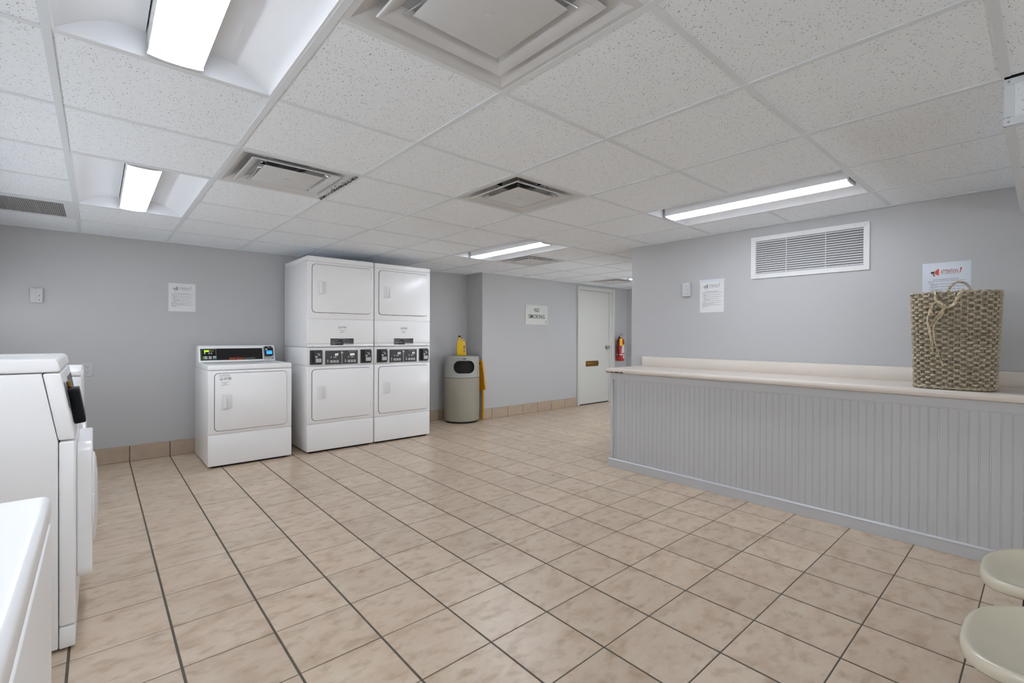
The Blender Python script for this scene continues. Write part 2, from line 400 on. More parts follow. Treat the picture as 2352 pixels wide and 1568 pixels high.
# tile baseboards
def basetiles(parent, p0, p1, nrm, joints, h=0.145):
    d = Vector(p1) - Vector(p0); L = d.length; d.normalize(); nv = Vector(nrm)
    js = [0] + sorted(j for j in joints if 0.03 < j < L - 0.03) + [L]
    for a, b in zip(js, js[1:]):
        hh = h + random.uniform(-0.002, 0.003)
        o = MB().box(0.0015 + 0.0015, (b - a) - 0.003, 0, 0.010, 0.001, hh, bev=0.002, seg=1).obj('tile', M['basetile'], parent)
        xa = d; q = Vector(p0) + d * a
        o.matrix_world = Matrix(((xa.x, nv.x, 0, q.x), (xa.y, nv.y, 0, q.y), (0, 0, 1, 0), (0, 0, 0, 1)))
bb = struct(MB().box(XL, XN, YB - .004, YB, 0, 0.14).obj('baseboard_back', M['grout'], smooth=0))
basetiles(bb, (XL, YB - .004, 0), (XN, YB - .004, 0), (0, -1, 0), [grid_x(i) - XL for i in range(-4, 14)])
bb = struct(MB().box(XN, 6.03, YN - .004, YN, 0, 0.14).obj('baseboard_far', M['grout'], smooth=0))
basetiles(bb, (XN, YN - .004, 0), (6.03, YN - .004, 0), (0, -1, 0), [x - XN for x in (4.20, 4.50, 4.80, 5.11, 5.42, 5.73)])
bb = struct(MB().box(XN - .004, XN, YN + .001, YB - .016, 0, 0.14).obj('baseboard_niche', M['grout'], smooth=0))
basetiles(bb, (XN - .004, YN + .002, 0), (XN - .004, YB - .016, 0), (-1, 0, 0), [0.2])

# ------------------------------------------------------------------ ceiling
def cx_(i): return (1.6474 + 2.0143 * i) * T
def cy_(j): return (6.3734 + 2.0143 * j) * T
U = 2.0143 * T
ceiling = struct(MB().box(XL - .1, XW + .14, YF - .1, YB + .1, 2.30, 2.36).box(XW + .14, XE + .1, YR - .12, YB + .1, 2.30, 2.36).obj('ceiling', M['plenum'], smooth=0))
lights = {(-1, -2), (-1, -1), (4, -2), (4, -1), (-1, 2), (-1, 3), (4, 2), (4, 3), (9, 2), (9, 3)}
diffs = {(0, -2), (0, 1), (2, 0), (5, 3), (9, 4)}
grille_cells = {(-2, 4), (-3, 4)}
SX0, SY1, SZ = 2.335, 0.105, 1.895       # soffit
def inside(x, y):
    if x < XL or x > XE or y < YF: return False
    if y > (YB if x < XN else YN): return False
    if x > XW and y < YR: return False
    if x > SX0 and y < SY1: return False
    return True
ct_full = MB().box(-(U - .012) / 2, (U - .012) / 2, -(U - .012) / 2, (U - .012) / 2, 0, 0.016, bev=0.002, seg=1).mesh('tile'); ct_full.materials.append(M['acoustic'])
for i in range(-4, 12):
    for j in range(-9, 7):
        if (i, j) in lights or (i, j) in diffs or (i, j) in grille_cells: continue
        x0, x1, y0, y1 = cx_(i) + .006, cx_(i + 1) - .006, cy_(j) + .006, cy_(j + 1) - .006
        mxx, myy = (x0 + x1) / 2, (y0 + y1) / 2
        x0 = max(x0, XL); x1 = min(x1, XE); y0 = max(y0, YF)
        if y0 > YN - .01 and x1 > XN: x1 = min(x1, XN)
        y1 = min(y1, YB if x0 < XN - .01 and x1 <= XN + .01 else (YB if x1 <= XN else YN)) if x0 < XN else min(y1, YN)
        if y1 > YN and x1 > XN: y1 = YN
        if x0 < XW < x1 and y1 <= YR + .01: x1 = XW
        if x0 >= XW - .01 and y0 < YR: y0 = YR
        if x0 < XW < x1 and y0 < YR < y1 - .01: pass
        if y1 <= SY1 + .01 and x1 > SX0: x1 = min(x1, SX0)
        if x1 - x0 < .03 or y1 - y0 < .03: continue
        if abs(x1 - x0 - (U - .012)) < 1e-4 and abs(y1 - y0 - (U - .012)) < 1e-4:
            o = bpy.data.objects.new('tile', ct_full); COL.objects.link(o)
            o.location = ((x0 + x1) / 2, (y0 + y1) / 2, ZC + .0035)
        else:
            me = MB().box(x0, x1, y0, y1, ZC + .0035, ZC + .0195).mesh('tile'); me.materials.append(M['acoustic'])
            o = bpy.data.objects.new('tile', me); COL.objects.link(o)
        o.parent = ceiling
BW = 0.0115
_m = MB().box(cx_(5) + .006, XN - .002, YN + .003, YB - .002, ZC + .0035, ZC + .0195).mesh('tile'); _m.materials.append(M['acoustic'])
_o = bpy.data.objects.new('tile', _m); COL.objects.link(_o); _o.parent = ceiling
def bar(x0, x1, y0, y1, z0=ZC, z1=ZC + .0035):
    MB().box(x0, x1, y0, y1, z0, z1, bev=0.0006, seg=1).obj('grid_bar', M['gridwhite'], ceiling, 0)
for i in range(-1, 12):
    x = cx_(i)
    ya = YF if x < SX0 - .05 else (SY1 if x < XW else YR); yb = YB if x < XN else YN
    if x < XE: bar(x - BW, x + BW, ya, yb, ZC - .0015)
bar(cx_(-2) - BW, cx_(-2) + BW, YF, YB, ZC - .0015)
for j in range(-8, 7):
    y = cy_(j)
    if y < YF: continue
    xs = sorted([XL] + [cx_(i) for i in range(-2, 12)] + [SX0, XW, XN, XE])
    # cross tees between main bars, none inside a 2x4 light
    i = -2
    xa = XL
    for i in range(-3, 12):
        a, b = cx_(i) + BW, cx_(i + 1) - BW
        a = max(a, XL); b = min(b, XE)
        if b <= a: continue
        if (i, j) in lights and (i, j - 1) in lights: continue
        if (i, j) in {(-2, 4)}: pass
        if y > YN: b = min(b, XN)
        if y < YR: b = min(b, XW)
        if y < SY1: b = min(b, SX0)
        if b - a < .02: continue
        bar(a, b, y - BW, y + BW)
# wall angles
def angle(name_n, x0, x1, y0, y1):
    struct(MB().box(x0, x1, y0, y1, ZC - .004, ZC + .003).obj('trim_%d' % name_n, M['gridwhite'], smooth=0))
angle(1, XL, XN, YB - .02, YB); angle(2, XN, XE, YN - .02, YN); angle(3, XW - .02, XW, SY1, YR)
angle(4, XW, XE, YR, YR + .02); angle(5, XN - .02, XN, YN, YB - .02); angle(6, XE - .02, XE, YR + .02, YN - .02); angle(7, XL, XL + .02, YF, YB - .02)

# soffit
sof = struct(MB().box(SX0 + .012, XW, YF, SY1 - .012, SZ + .008, ZC + .02).obj('soffit', M['plenum'], smooth=0))
for k, (a, b) in enumerate(((YF, -1.75), (-1.74, -0.52), (-0.51, SY1 - .014))):
    MB().box(SX0 + .002, SX0 + .012, a, b, SZ + .004, ZC).obj('tile', M['acoustic'], sof, 0)
for a, b in ((SX0 + .012, 2.93), (2.945, 3.54), (3.555, XW)):
    for c, d in ((-0.48, SY1 - .012), (-1.09, -0.495), (-1.70, -1.105), (YF, -1.715)):
        MB().box(a, b, c, d, SZ + .001, SZ + .008).obj('tile', M['acoustic'], sof, 0)
MB().box(SX0 + .012, XW, SY1 - .012, SY1 - .002, SZ + .004, ZC).obj('tile', M['acoustic'], sof, 0)
def ang(*b): MB().box(*b, bev=0.0008, seg=1).obj('corner_angle', M['gridwhite'], sof)
ang(SX0 - .001, SX0 + .001, SY1 - .025, SY1, SZ + .03, ZC - .022)        # upright angle
ang(SX0, SX0 + .024, SY1 - .001, SY1 + .001, SZ + .03, ZC - .022)
ang(SX0 - .003, SX0 - .001, YF, SY1 + .002, ZC - .022, ZC - .001)       # top run
ang(SX0 - .003, SX0 - .001, YF, SY1 + .002, SZ, SZ + .026)              # bottom run
ang(SX0 - .003, SX0 + .022, YF, SY1 - .025, SZ - .003, SZ - .001)
ang(SX0 + .0, XW, SY1 + .000, SY1 + .002, SZ, SZ + .024)                 # run facing the room
ang(SX0 - .003, XW, SY1 - .025, SY1 + .002, SZ - .005, SZ - .003)
for z in (ZC - .012, SZ + .013): MB().lathe([(0.0035, 0), (0.003, 0.0015), (0.0, 0.002)], 10, mx=frame((SX0 - .003, SY1 - .011, z), (0, -1, 0), (0, 0, 1)), cap=False).obj('rivet', M['chrome'], sof)

# ------------------------------------------------------------------ ceiling lights
def troffer(i, j, label, z=ZC, x=None, y=None):
    x0 = cx_(i) + BW if x is None else x; y0 = cy_(j) + BW if y is None else y
    W = U - 2 * BW; L = 2 * U - 2 * BW; cx = x0 + W / 2
    t = thing('ceiling_light', label, 'light', (cx, y0 + L / 2, z), 0, 'recessed fluorescent ceiling lights')
    w2, l2 = W / 2, L / 2
    fr = MB()
    for s in (-1, 1):
        fr.box(s * w2, s * (w2 - .008), -l2, l2, -.001, .004); fr.box(-w2 + .008, w2 - .008, s * l2, s * (l2 - .008), -.001, .004)
    fr.obj('frame', M['reflector'], t, 0)
    lx = 0.076
    for s in (-1, 1):
        pts = []
        n = 14
        for k in range(n + 1):
            u = k / n; xx = (w2 - .008) * (1 - u) + (lx + .001) * u
            zz = 0.002 + 0.080 * math.sin(u * math.pi * 0.58) ** 0.85 if u > 0 else 0.002
            pts.append((s * xx, zz))
        v = [(p, yy, q) for yy in (-l2 + .008, l2 - .008) for p, q in pts] + [(p, yy, q + .003) for yy in (-l2 + .008, l2 - .008) for p, q in pts]
        m = n + 1; f = []
        for k in range(n): f.append((k, k + 1, m + k + 1, m + k)); f.append((2 * m + k, 3 * m + k, 3 * m + k + 1, 2 * m + k + 1))
        MB().raw(v, f).obj('reflector', M['reflector'], t, 40)
        ep = MB()
    for s in (-1, 1):
        MB().box(-w2 + .008, w2 - .008, s * (l2 - .009), s * (l2 - .006), 0.002, .12).obj('end_plate', M['reflector'], t, 0)
    MB().box(-w2 + .01, w2 - .01, -l2 + .01, l2 - .01, .118, .124).obj('housing', M['reflector'], t, 0)
    # bowed lens
    n = 10; pr = []
    for k in range(n + 1):
        u = -1 + 2 * k / n; pr.append((u * lx * .94, -.004 + 0.006 * u * u))
    MB().prism(pr + [(lx * .94, .006), (-lx * .94, .006)], 'y', -l2 + .034, l2 - .034).obj('lens', M['lens'], t, 40)
    pr = pr + [(lx * .94, .085), (-lx * .94, .085)]
    MB().box(-lx * .96, lx * .96, -l2 + .034, l2 - .034, .0065, .084).obj('lamp_basket', M['reflector'], t, 0)
    for s in (-1, 1):
        pr2 = [(p * 1.05, q - .002 if q < .05 else q + .003) for p, q in pr]
        MB().prism(pr2, 'y', s * (l2 - .034), s * (l2 - .024)).obj('end_cap', M['trimwhite'], t, 40)
    return t
troffer(-1, -2, 'recessed ceiling light with curved reflectors, nearest at the top left, cut by the frame')
troffer(-1, 2, 'recessed ceiling light beyond the nearest one, left of the sooty diffuser')
troffer(4, -2, 'long recessed ceiling light in front of the wide wall vent')
troffer(4, 2, 'long recessed ceiling light past the stacked dryers, beside a small diffuser')
troffer(9, 2, 'recessed ceiling light in the corridor, mostly hidden by the wall corner')

# ------------------------------------------------------------------ ceiling diffusers
def diffuser(i, j, label, dirt=0):
    t = thing('ceiling_diffuser', label, 'vent', ((cx_(i) + cx_(i + 1)) / 2, (cy_(j) + cy_(j + 1)) / 2, ZC), 0, 'square air diffusers in the ceiling')
    h = U / 2 - BW
    def ring(prof, mm, name):
        v = []; f = []
        for a, z in prof: v += [(-a, -a, z), (a, -a, z), (a, a, z), (-a, a, z)]
        for r in range(len(prof) - 1):
            for k in range(4): f.append((4 * r + k, 4 * r + (k + 1) % 4, 4 * r + 4 + (k + 1) % 4, 4 * r + 4 + k))
        return MB().raw(v, f).obj(name, mm, t, 25)
    ring([(h, .0), (h - .018, -.002), (h - .034, .006), (.225, .034), (.165, .070), (.112, .082), (.112, .084), (.165, .073), (.225, .037), (h - .034, .009), (h, .003), (h, .0)], MD, 'frame')
    MB().lathe([(.104, .15), (.104, .066), (.108, .064), (.116, .080), (.116, .15)], 40, cap=False).obj('duct_collar', M['grille'], t, 40)
    MB().lathe([(0, .15), (.116, .15)], 32, cap=False).obj('duct', M['ventdark'], t, 0)
    ring([(.224, -.002), (.221, -.005), (.212, -.003), (.186, .012), (.172, .026), (.173, .0275), (.188, .014), (.224, .000), (.224, -.002)], MD, 'louvre')
    v = [(-.150, -.150, -.004), (.150, -.150, -.004), (.150, .150, -.004), (-.150, .150, -.004), (-.132, -.132, -.010), (.132, -.132, -.010), (.132, .132, -.010), (-.132, .132, -.010)]
    v += [(p[0], p[1], -.002) for p in v[:4]]
    f = [(4, 5, 6, 7)] + [(k, (k + 1) % 4, 4 + (k + 1) % 4, 4 + k) for k in range(4)] + [(8, 9, 10, 11)] + [(k, (k + 1) % 4, 8 + (k + 1) % 4, 8 + k) for k in range(4)]
    c = MB().raw(v, f).obj('centre_plate', MD, t, 20)
    MB().lathe([(.012, -.0105), (.012, -.0125), (.008, -.013), (.0, -.013)], 20, cap=False).obj('boss', MD, t, 30)
    br = MB()
    for a in (45, 135, 225, 315):
        ca, sa = math.cos(math.radians(a)), math.sin(math.radians(a))
        br.tube([(ca * .02, sa * .02, .004), (ca * .03, sa * .03, .03), (ca * .10, sa * .10, .06), (ca * .17, sa * .17, .064)], .0035, 6).tube([(ca * .24, sa * .24, .0), (ca * .19, sa * .19, .03), (ca * .17, sa * .17, .064)], .003, 6)
    br.obj('bracket', M['chrome'], t)
    if dirt:
        d = MB(); rnd = random.Random(3)
        for k in range(420):
            yy = rnd.uniform(-h, h); xx = h - abs(rnd.gauss(0, .018)) * (1.1 - .5 * abs(yy / h)) - .001; s = rnd.uniform(.0015, .006)
            a = rnd.uniform(0, 3.1); ca, sa = math.cos(a) * s, math.sin(a) * s
            if xx < h - .07: continue
            zz = -.0035 + max(0, (h - .022 - xx)) * .3
            d.raw([(xx - ca, yy - sa, zz), (xx + sa * .6, yy - ca * .6, zz), (xx + ca, yy + sa, zz - s * .5), (xx - sa * .5, yy + ca * .7, zz - s * .2)], [(0, 1, 2), (0, 2, 3), (0, 3, 1), (1, 3, 2)])
        stuff(d.obj('dust', M['dust'], t, 0))
    return t
MD = mat('diffuser_white', (206, 207, 208), 0.4, vary=0.04, vscale=8)
diffuser(0, -2, 'large square ceiling diffuser nearest the viewpoint, at the top centre')
diffuser(0, 1, 'square ceiling diffuser with black dust crumbling along its right edge', 1)
diffuser(2, 0, 'clean square ceiling diffuser in mid ceiling, right of the dusty one')
diffuser(5, 3, 'small far ceiling diffuser just behind the long light past the dryers')
diffuser(9, 4, 'farthest ceiling diffuser, above the white door')
# return grille upper left
t = thing('return_grille', 'grey perforated return air grille in the ceiling at the far left', 'vent', (-0.4155, (cy_(4) + cy_(5)) / 2, ZC))
gx0, gx1, gy0, gy1 = cx_(-2) + .4155 + BW, cx_(-1) + .4155 - BW, -U / 2 + BW, U / 2 - BW
fr = MB(); fr.box(gx0, gx1, gy0, gy0 + .05, -.002, .006); fr.box(gx0, gx1, gy1 - .05, gy1, -.002, .006); fr.box(gx1 - .05, gx1, gy0 + .05, gy1 - .05, -.002, .006); fr.box(gx0, gx0 + .05, gy0 + .05, gy1 - .05, -.002, .006)
fr.obj('frame', M['gridwhite'], t, 0)
MB().box(gx0 + .05, gx1 - .05, gy0 + .05, gy1 - .05, .012, .016).obj('backing', M['ventdark'], t, 0)
g = MB()
k = gx0 + .052
while k < gx1 - .052:
    g.box(k, k + .006, gy0 + .05, gy1 - .05, .0, .010); k += .0105
k = gy0 + .06
while k < gy1 - .05:
    g.box(gx0 + .05, gx1 - .05, k, k + .004, .001, .009); k += .014
stuff(g.obj('mesh_screen', M['grille'], t, 0))
bar(XL, cx_(-2) - BW, cy_(4) - BW, cy_(4) + BW)
MB().box(XL, cx_(-2) - .006, cy_(4) + .006, cy_(5) - .006, ZC + .0035, ZC + .02).obj('tile', M['acoustic'], ceiling, 0)

# ------------------------------------------------------------------ dryers and washers
A_, A2 = M['appliance'], M['appliance2']
def door_part(parent, x0, x1, z0, z1, y=-.001, hinge_right=True, r=.035, th=.012, hx=None, hz=None):
    cx, cz = (x0 + x1) / 2, (z0 + z1) / 2
    gapm = MB().prism(rrect(x1 - x0, z1 - z0, r, 8, cx, cz), 'y', y + .0005, y - .0015)
    d = MB().prism(rrect(x1 - x0 - .007, z1 - z0 - .007, r - .003, 8, cx, cz), 'y', y, y - th, bev=.003, seg=2).obj('door', A_, parent, 35)
    gapm.obj('door_gap', M['gap'], parent, 0)
    # moulded pull
    hw, hh = .078, .135
    hx = x0 + .055 if hx is None else hx; hz = cz + .0 if hz is None else hz
    h = MB(); yy = y - th
    h.prism([(hx, hz - hh / 2), (hx + hw, hz - hh / 2 + .006), (hx + hw, hz + hh / 2 - .004), (hx, hz + hh / 2)], 'y', yy + .002, yy - .006, bev=.004)
    # raised curved grip left of the finger hollow
    h.raw([(hx + .012, yy - .006, hz - .06), (hx + .034, yy - .020, hz - .052), (hx + .034, yy - .020, hz + .052), (hx + .012, yy - .006, hz + .06),
           (hx + .038, yy - .006, hz - .052), (hx + .038, yy - .006, hz + .052)],
          [(0, 1, 2, 3), (1, 4, 5, 2), (0, 4, 1), (3, 2, 5), (0, 3, 5, 4)])
    h.prism([(hx + .062, hz - .056), (hx + .074, hz - .05), (hx + .074, hz + .05), (hx + .062, hz + .056)], 'y', yy - .004, yy - .012, bev=.003)
    h.obj('handle', A2, d, 35)
    hg = MB()
    for zz in (z0 + (z1 - z0) * .22, z0 + (z1 - z0) * .80):
        hg.box(x1 - .003, x1 + .003, y - .004, y + .001, zz - .035, zz + .035, bev=.001, seg=1)
    hg.obj('hinge', M['trimwhite'], parent)
    return d

def words(mb, mx, x0, x1, y, h, rnd, mi=0):
    x = x0
    while x < x1 - h:
        w = rnd.uniform(1.5, 5) * h; w = min(w, x1 - x); Q(mb, mx, x, x + w, y, y + h * .62, mi, .0003); x += w + h * .6

def service_logo(parent, x, z, s, y, name='service_sticker', top=False):
    """grey round badge and slanted FMB letters, three small lines below"""
    mx = frame((x, y, z), (1, 0, 0), (0, 0, 1)); mb = MB(); rnd = random.Random(5)
    n = 24; R = .016 * s
    v = []; f = []
    for k in range(n):
        a = 2 * math.pi * k / n; v += [(math.cos(a) * R, math.sin(a) * R, .0006), (math.cos(a) * R * .80, math.sin(a) * R * .80, .0006)]
    for k in range(n): f.append((2 * k, 2 * ((k + 1) % n), 2 * ((k + 1) % n) + 1, 2 * k + 1))
    mb.raw(v, f, mx=mx, mi=1)
    wav = [(-R * .62, -R * .3), (-R * .1, R * .2), (R * .2, -R * .15), (R * .6, -R * .35), (R * .35, -R * .6), (-R * .4, -R * .6)]
    mb.raw([(a, b, .0006) for a, b in wav], [tuple(range(len(wav)))], mx=mx, mi=1)
    text_mesh(mb, 'EMB', .036 * s, mx @ Matrix.Translation((R * 1.25, -.0125 * s, .0004)), 0, width=.062 * s, shear=.12, ext=.0002)
    for k, w in enumerate((.034, .017, .034)):
        words(mb, mx @ Matrix.Translation((R * 2.1, 0, 0)), (-w) * s, w * s, (-.040 - .013 * k) * s, .0055 * s, rnd, 0)
    if top:
        for k in range(2): words(mb, mx, -.018 * s, .072 * s, (.035 - .0 - .011 * k + .0) * s, .0055 * s, rnd, 0)
    o = mb.obj(name, None, parent, 0, mats=[M['grey_print'], M['lgrey_print']])
    return o

def key(mb, mx, x, y, w, h, mi): mb.prism(rrect(w, h, h * .3, 3, x, y), 'z', 0, .0012, mx=mx, mi=mi)

def lid(parent, w, d, z0, z1, y0=-.006, recess=.035, name='top'):
    b = bmesh.new()
    mb = MB(); mb.box(-w / 2, w / 2, y0, d, z0, z1 - .006, bev=.006, seg=3)
    # raised rim around a sunken centre
    rx, r0, r1 = w / 2 - .004, y0 + .004, d - .004
    for a in ((-rx, rx, r0, r0 + recess), (-rx, rx, r1 - recess, r1)): mb.box(*a, z1 - .012, z1, bev=.005, seg=3)
    for a in ((-rx, -rx + recess, r0 + recess - .006, r1 - recess + .006), (rx - recess, rx, r0 + recess - .006, r1 - recess + .006)): mb.box(*a, z1 - .012, z1, bev=.005, seg=3)
    return mb.obj(name, A_, parent, 35)

def make_dryer(w=.684, d=.70):
    t = thing('dryer', 'single white dryer with black control panel, left of the stacked pair', 'dryer', (.719 + w / 2, 4.812, 0))
    w2 = w / 2
    MB().box(-w2 + .03, w2 - .03, .03, d - .03, .0, .03).obj('base', M['gap'], t, 0)  # near-black block paints the shade beneath the dryer
    MB().box(-w2, w2, .004, d, .018, .853, bev=.003).obj('cabinet', A_, t)
    MB().box(-w2, w2, -.006, .006, .296, .853, bev=.006, seg=3).obj('front_panel', A_, t)
    MB().box(-w2, w2, -.006, .006, .018, .288, bev=.006, seg=3).obj('lower_panel', A_, t)
    lid(t, w, d - .02, .857, .903)
    x0 = -w2
    door_part(t, x0 + .046, x0 + .640, .322, .832, -.006)
    service_logo(t, x0 + .100, .782, .88, -.0185, top=True)
    # console on the back of the top
    prof = [(d - .175, .900), (d - .135, 1.045), (d - .125, 1.062), (d - .02, 1.062), (d, 1.045), (d, .900)]
    MB().prism(prof, 'x', -w2 + .004, w2 - .004, bev=.008, seg=3).obj('console', A_, t, 35)
    sl = Vector((0, .040, .145)).normalized()
    cb = frame((0, d - .1755, .900), (1, 0, 0), sl)          # face frame, y up the slope
    L = .1504
    dis = MB()
    dis.box(x0 + .022, x0 + .560, .022, .138, -.002, .0015, mx=cb)
    dpn = dis.obj('display_panel', M['black'], t, 0)
    mb = MB()
    px0, px1 = x0 + .030, x0 + .152
    for a in ((px0, px1, .130, .134), (px0, px1, .026, .029)): Q(mb, cb, *a, 5, .003)
    for a in ((px0, px0 + .003, .026, .134), (px1 - .003, px1, .026, .134)): Q(mb, cb, *a, 5, .003)
    fz = cb @ Matrix.Translation((0, 0, .0016))
    text_mesh(mb, '200', .024, fz @ Matrix.Translation((px0 + .020, .106, .0)), 0, width=.042, bold=.03)
    Q(mb, fz, px0 + .065, px0 + .100, .107, .122, 1)
    Q(mb, fz, px0 + .024, px0 + .031, .100, .103, 0)
    for kx, ww in ((.026, .010), (.062, .012), (.082, .010)):
        mb.prism([(px0 + kx - ww * .6, .086), (px0 + kx + ww * .6, .086), (px0 + kx + ww * .2, .099), (px0 + kx - ww * .2, .099)], 'z', 0, .0008, mx=fz, mi=2)
    for r, yy in ((0, .057), (1, .042)):
        for c in range(3): key(mb, fz, px0 + .034 + c * .036, yy, .028, .011, 3 if (r == 1 and c == 2) else 2)
        mb.prism([(px0 + .010, yy), (px0 + .016, yy + .003), (px0 + .016, yy - .003)], 'z', 0, .0008, mx=fz, mi=0)
    text_mesh(mb, 'Speed Queen', .021, fz @ Matrix.Translation((x0 + .262, .031, 0)), 4, width=.118, bold=.035)
    text_mesh(mb, 'Commercial Dryer', .017, fz @ Matrix.Translation((x0 + .385, .031, 0)), 2, width=.105, bold=.0)
    mb.obj('print', None, dpn, 0, mats=[M['ledgreen'], M['ledoff'], M['keygrey'], M['keygreen'], M['orange'], M['plateline']])
    # card reader on a metal plate
    MB().box(x0 + .566, x0 + .664, .018, .150, -.002, .006, mx=cb, bev=.002).obj('reader_plate', M['chrome'], t)
    rd = MB(); rd.prism([(x0 + .574, .054), (x0 + .580, .048), (x0 + .646, .048), (x0 + .656, .062), (x0 + .656, .122), (x0 + .646, .132), (x0 + .638, .150), (x0 + .582, .150), (x0 + .574, .142)], 'z', .004, .034, mx=cb, bev=.003)
    rdo = rd.obj('card_reader', M['black'], t, 35)
    s = cb @ Matrix.Translation((0, 0, .034)); mb = MB()
    Q(mb, s, x0 + .590, x0 + .644, .066, .102, 0); Q(mb, s, x0 + .590, x0 + .644, .090, .095, 1, .001)
    Q(mb, s, x0 + .582, x0 + .600, .108, .124, 2); Q(mb, s, x0 + .592, x0 + .622, .141, .144, 2); Q(mb, s, x0 + .604, x0 + .620, .131, .135, 2); Q(mb, s, x0 + .624, x0 + .636, .129, .132, 2)
    mb.obj('screen', None, rdo, 0, mats=[M['blue'], M['blue2'], M['keygrey']])
    MB().lathe([(.004, 0), (.004, .003), (0, .003)], 12, mx=cb @ Matrix.Translation((x0 + .652, .030, .006)), cap=False).obj('screw', M['black'], t)
    return t
dryer = make_dryer()

def make_stack(x, label, n1, n2):
    w, d = .684, .738; w2 = w / 2; x0 = -w2
    t = thing('stacked_dryer', label, 'dryer', (x + w2, 4.792, 0), 0, 'stacked double dryers against the back wall')
    MB().box(-w2 + .03, w2 - .03, .03, d - .03, .0, .03).obj('base', M['gap'], t, 0)  # near-black block, painted shade under the stack
    MB().box(-w2, w2, .004, d, .020, .860, bev=.003).obj('lower_cabinet', A_, t)
    MB().box(-w2, w2, .004, d, .863, 1.046, bev=.003).obj('middle_cabinet', A_, t)
    MB().box(-w2, w2, .004, d, 1.050, 1.900, bev=.003).obj('upper_cabinet', A_, t)
    MB().box(-w2, w2, -.006, .006, .020, .284, bev=.006, seg=3).obj('lower_panel', A_, t)
    MB().box(-w2, w2, -.006, .006, .292, .860, bev=.006, seg=3).obj('front_panel', A_, t)
    MB().box(-w2, w2, -.006, .006, 1.085, 1.327, bev=.006, seg=3).obj('service_panel', A_, t)
    MB().box(-w2, w2, -.006, .006, 1.334, 1.896, bev=.006, seg=3).obj('front_panel', A_, t)
    MB().prism([(.004, 1.050), (-.006, 1.054), (-.006, 1.064), (.002, 1.082), (.02, 1.084), (.02, 1.050)], 'x', -w2, w2, bev=.002).obj('ledge', A_, t)
    MB().box(-w2, w2, .0, .006, .863, 1.046, bev=.002).obj('control_fascia', A2, t)
    MB().box(-w2, w2, -.008, d, 1.900, 1.950, bev=.009, seg=4).obj('top', A_, t, 35)
    door_part(t, x0 + .042, x0 + .652, 1.392, 1.874, -.006, hz=1.640)
    door_part(t, x0 + .042, x0 + .652, .322, .832, -.006, hz=.598)
    # controls
    fc = frame((x0, -.0005, 0), (1, 0, 0), (0, 0, 1))
    pm = MB(); pm.box(.175, .511, .873, 1.014, 0, .003, mx=fc); pn = pm.obj('control_panel', M['panelgrey'], t, 0)
    mb = MB(); f2 = fc @ Matrix.Translation((0, 0, .003))
    Q(mb, f2, .341, .3465, .880, .980, 0); mb.lathe([(.012, 0), (.012, .001), (0, .001)], 16, mx=f2 @ Matrix.Translation((.344, .992, 0)), cap=False); Q(mb, f2, .330, .336, .996, 1.002, 0)
    for ox, num in ((.185, n1), (.365, n2)):
        # arrow
        up = 1 if ox < .3 else -1; ax, ay = ox + .014, .908
        pts = [(-.003, -.018), (.003, -.018), (.003, .004), (.009, .004), (0, .018), (-.009, .004), (-.003, .004)]
        mb.prism([(ax + a, ay + up * b) for a, b in pts], 'z', 0, .0008, mx=f2)
        for r, yy in ((0, .910), (1, .897)):
            for c in range(3): key(mb, f2, ox + .052 + c * .030, yy, .024, .0115, 0)
        mb.prism([(ox + .030, .904), (ox + .038, .909), (ox + .038, .899)], 'z', 0, .0008, mx=f2)
        for kx in (.048, .078, .094): mb.prism([(ox + kx - .007, .941), (ox + kx + .007, .941), (ox + kx + .002, .956), (ox + kx - .002, .956)], 'z', 0, .0008, mx=f2)
        text_mesh(mb, num, .030, f2 @ Matrix.Translation((ox + (.088 if len(num) == 2 else .060), .962, 0)), 1, width=.017 * len(num), bold=.02)
    text_mesh(mb, 'Speed Queen', .014, f2 @ Matrix.Translation((.410, .998, 0)), 0, width=.085)
    mb.obj('print', None, pn, 0, mats=[M['keygrey'], M['ledwhite']])
    for a, b in ((.025, .145), (.541, .659)):
        pl = MB().box(a, b, .876, 1.020, 0, .004, mx=fc).obj('reader_plate', M['panelgrey2'], t, 0)
        r = MB().prism(rrect(b - a - .040, .118, .010, 4, (a + b) / 2 + .012, .949), 'z', .004, .036, mx=fc, bev=.003).obj('card_reader', M['panelgrey2'], t, 35)
        s = fc @ Matrix.Translation((0, 0, .036)); mb = MB(); cx = (a + b) / 2 + .012
        Q(mb, s, cx - .026, cx + .028, .900, .938, 0); Q(mb, s, cx - .030, cx - .010, .946, .964, 0); Q(mb, s, cx - .014, cx + .016, .983, .988, 0)
        mb.lathe([(.011, 0), (.011, .0008), (0, .0008)], 16, mx=s @ Matrix.Translation((cx + .006, .972, 0)) @ Matrix.Diagonal((1, .5, 1, 1)), cap=False)
        mb.lathe([(.003, 0), (.003, .0008), (0, .0008)], 8, mx=s @ Matrix.Translation((cx + .028, .969, 0)), cap=False)
        mb.obj('screen', M['keygrey'], r, 0)
    service_logo(t, x0 + .318, 1.250, .80, -.0066)
    # warning label
    lb = MB(); f3 = frame((x0, -.0062, 0), (1, 0, 0), (0, 0, 1)); rnd = random.Random(2)
    lb.box(.225, .464, 1.068, 1.136, 0, .0006, mx=f3, mi=0)
    f4 = f3 @ Matrix.Translation((0, 0, .0006))
    for k, (a, b) in enumerate(((.300, .385), (.228, .305), (.345, .420), (.230, .330), (.350, .458), (.230, .333), (.352, .455), (.230, .290))):
        pass
    rows = ((1.131, ((.303, .386),)), (1.124, ((.229, .305), (.350, .418))), (1.112, ((.229, .303), (.350, .455))), (1.105, ((.229, .274), (.356, .368))), (1.096, ((.229, .333), (.354, .462))), (1.090, ((.229, .333), (.358, .420))), (1.084, ((.229, .290), (.360, .462))), (1.073, ((.229, .280),)))
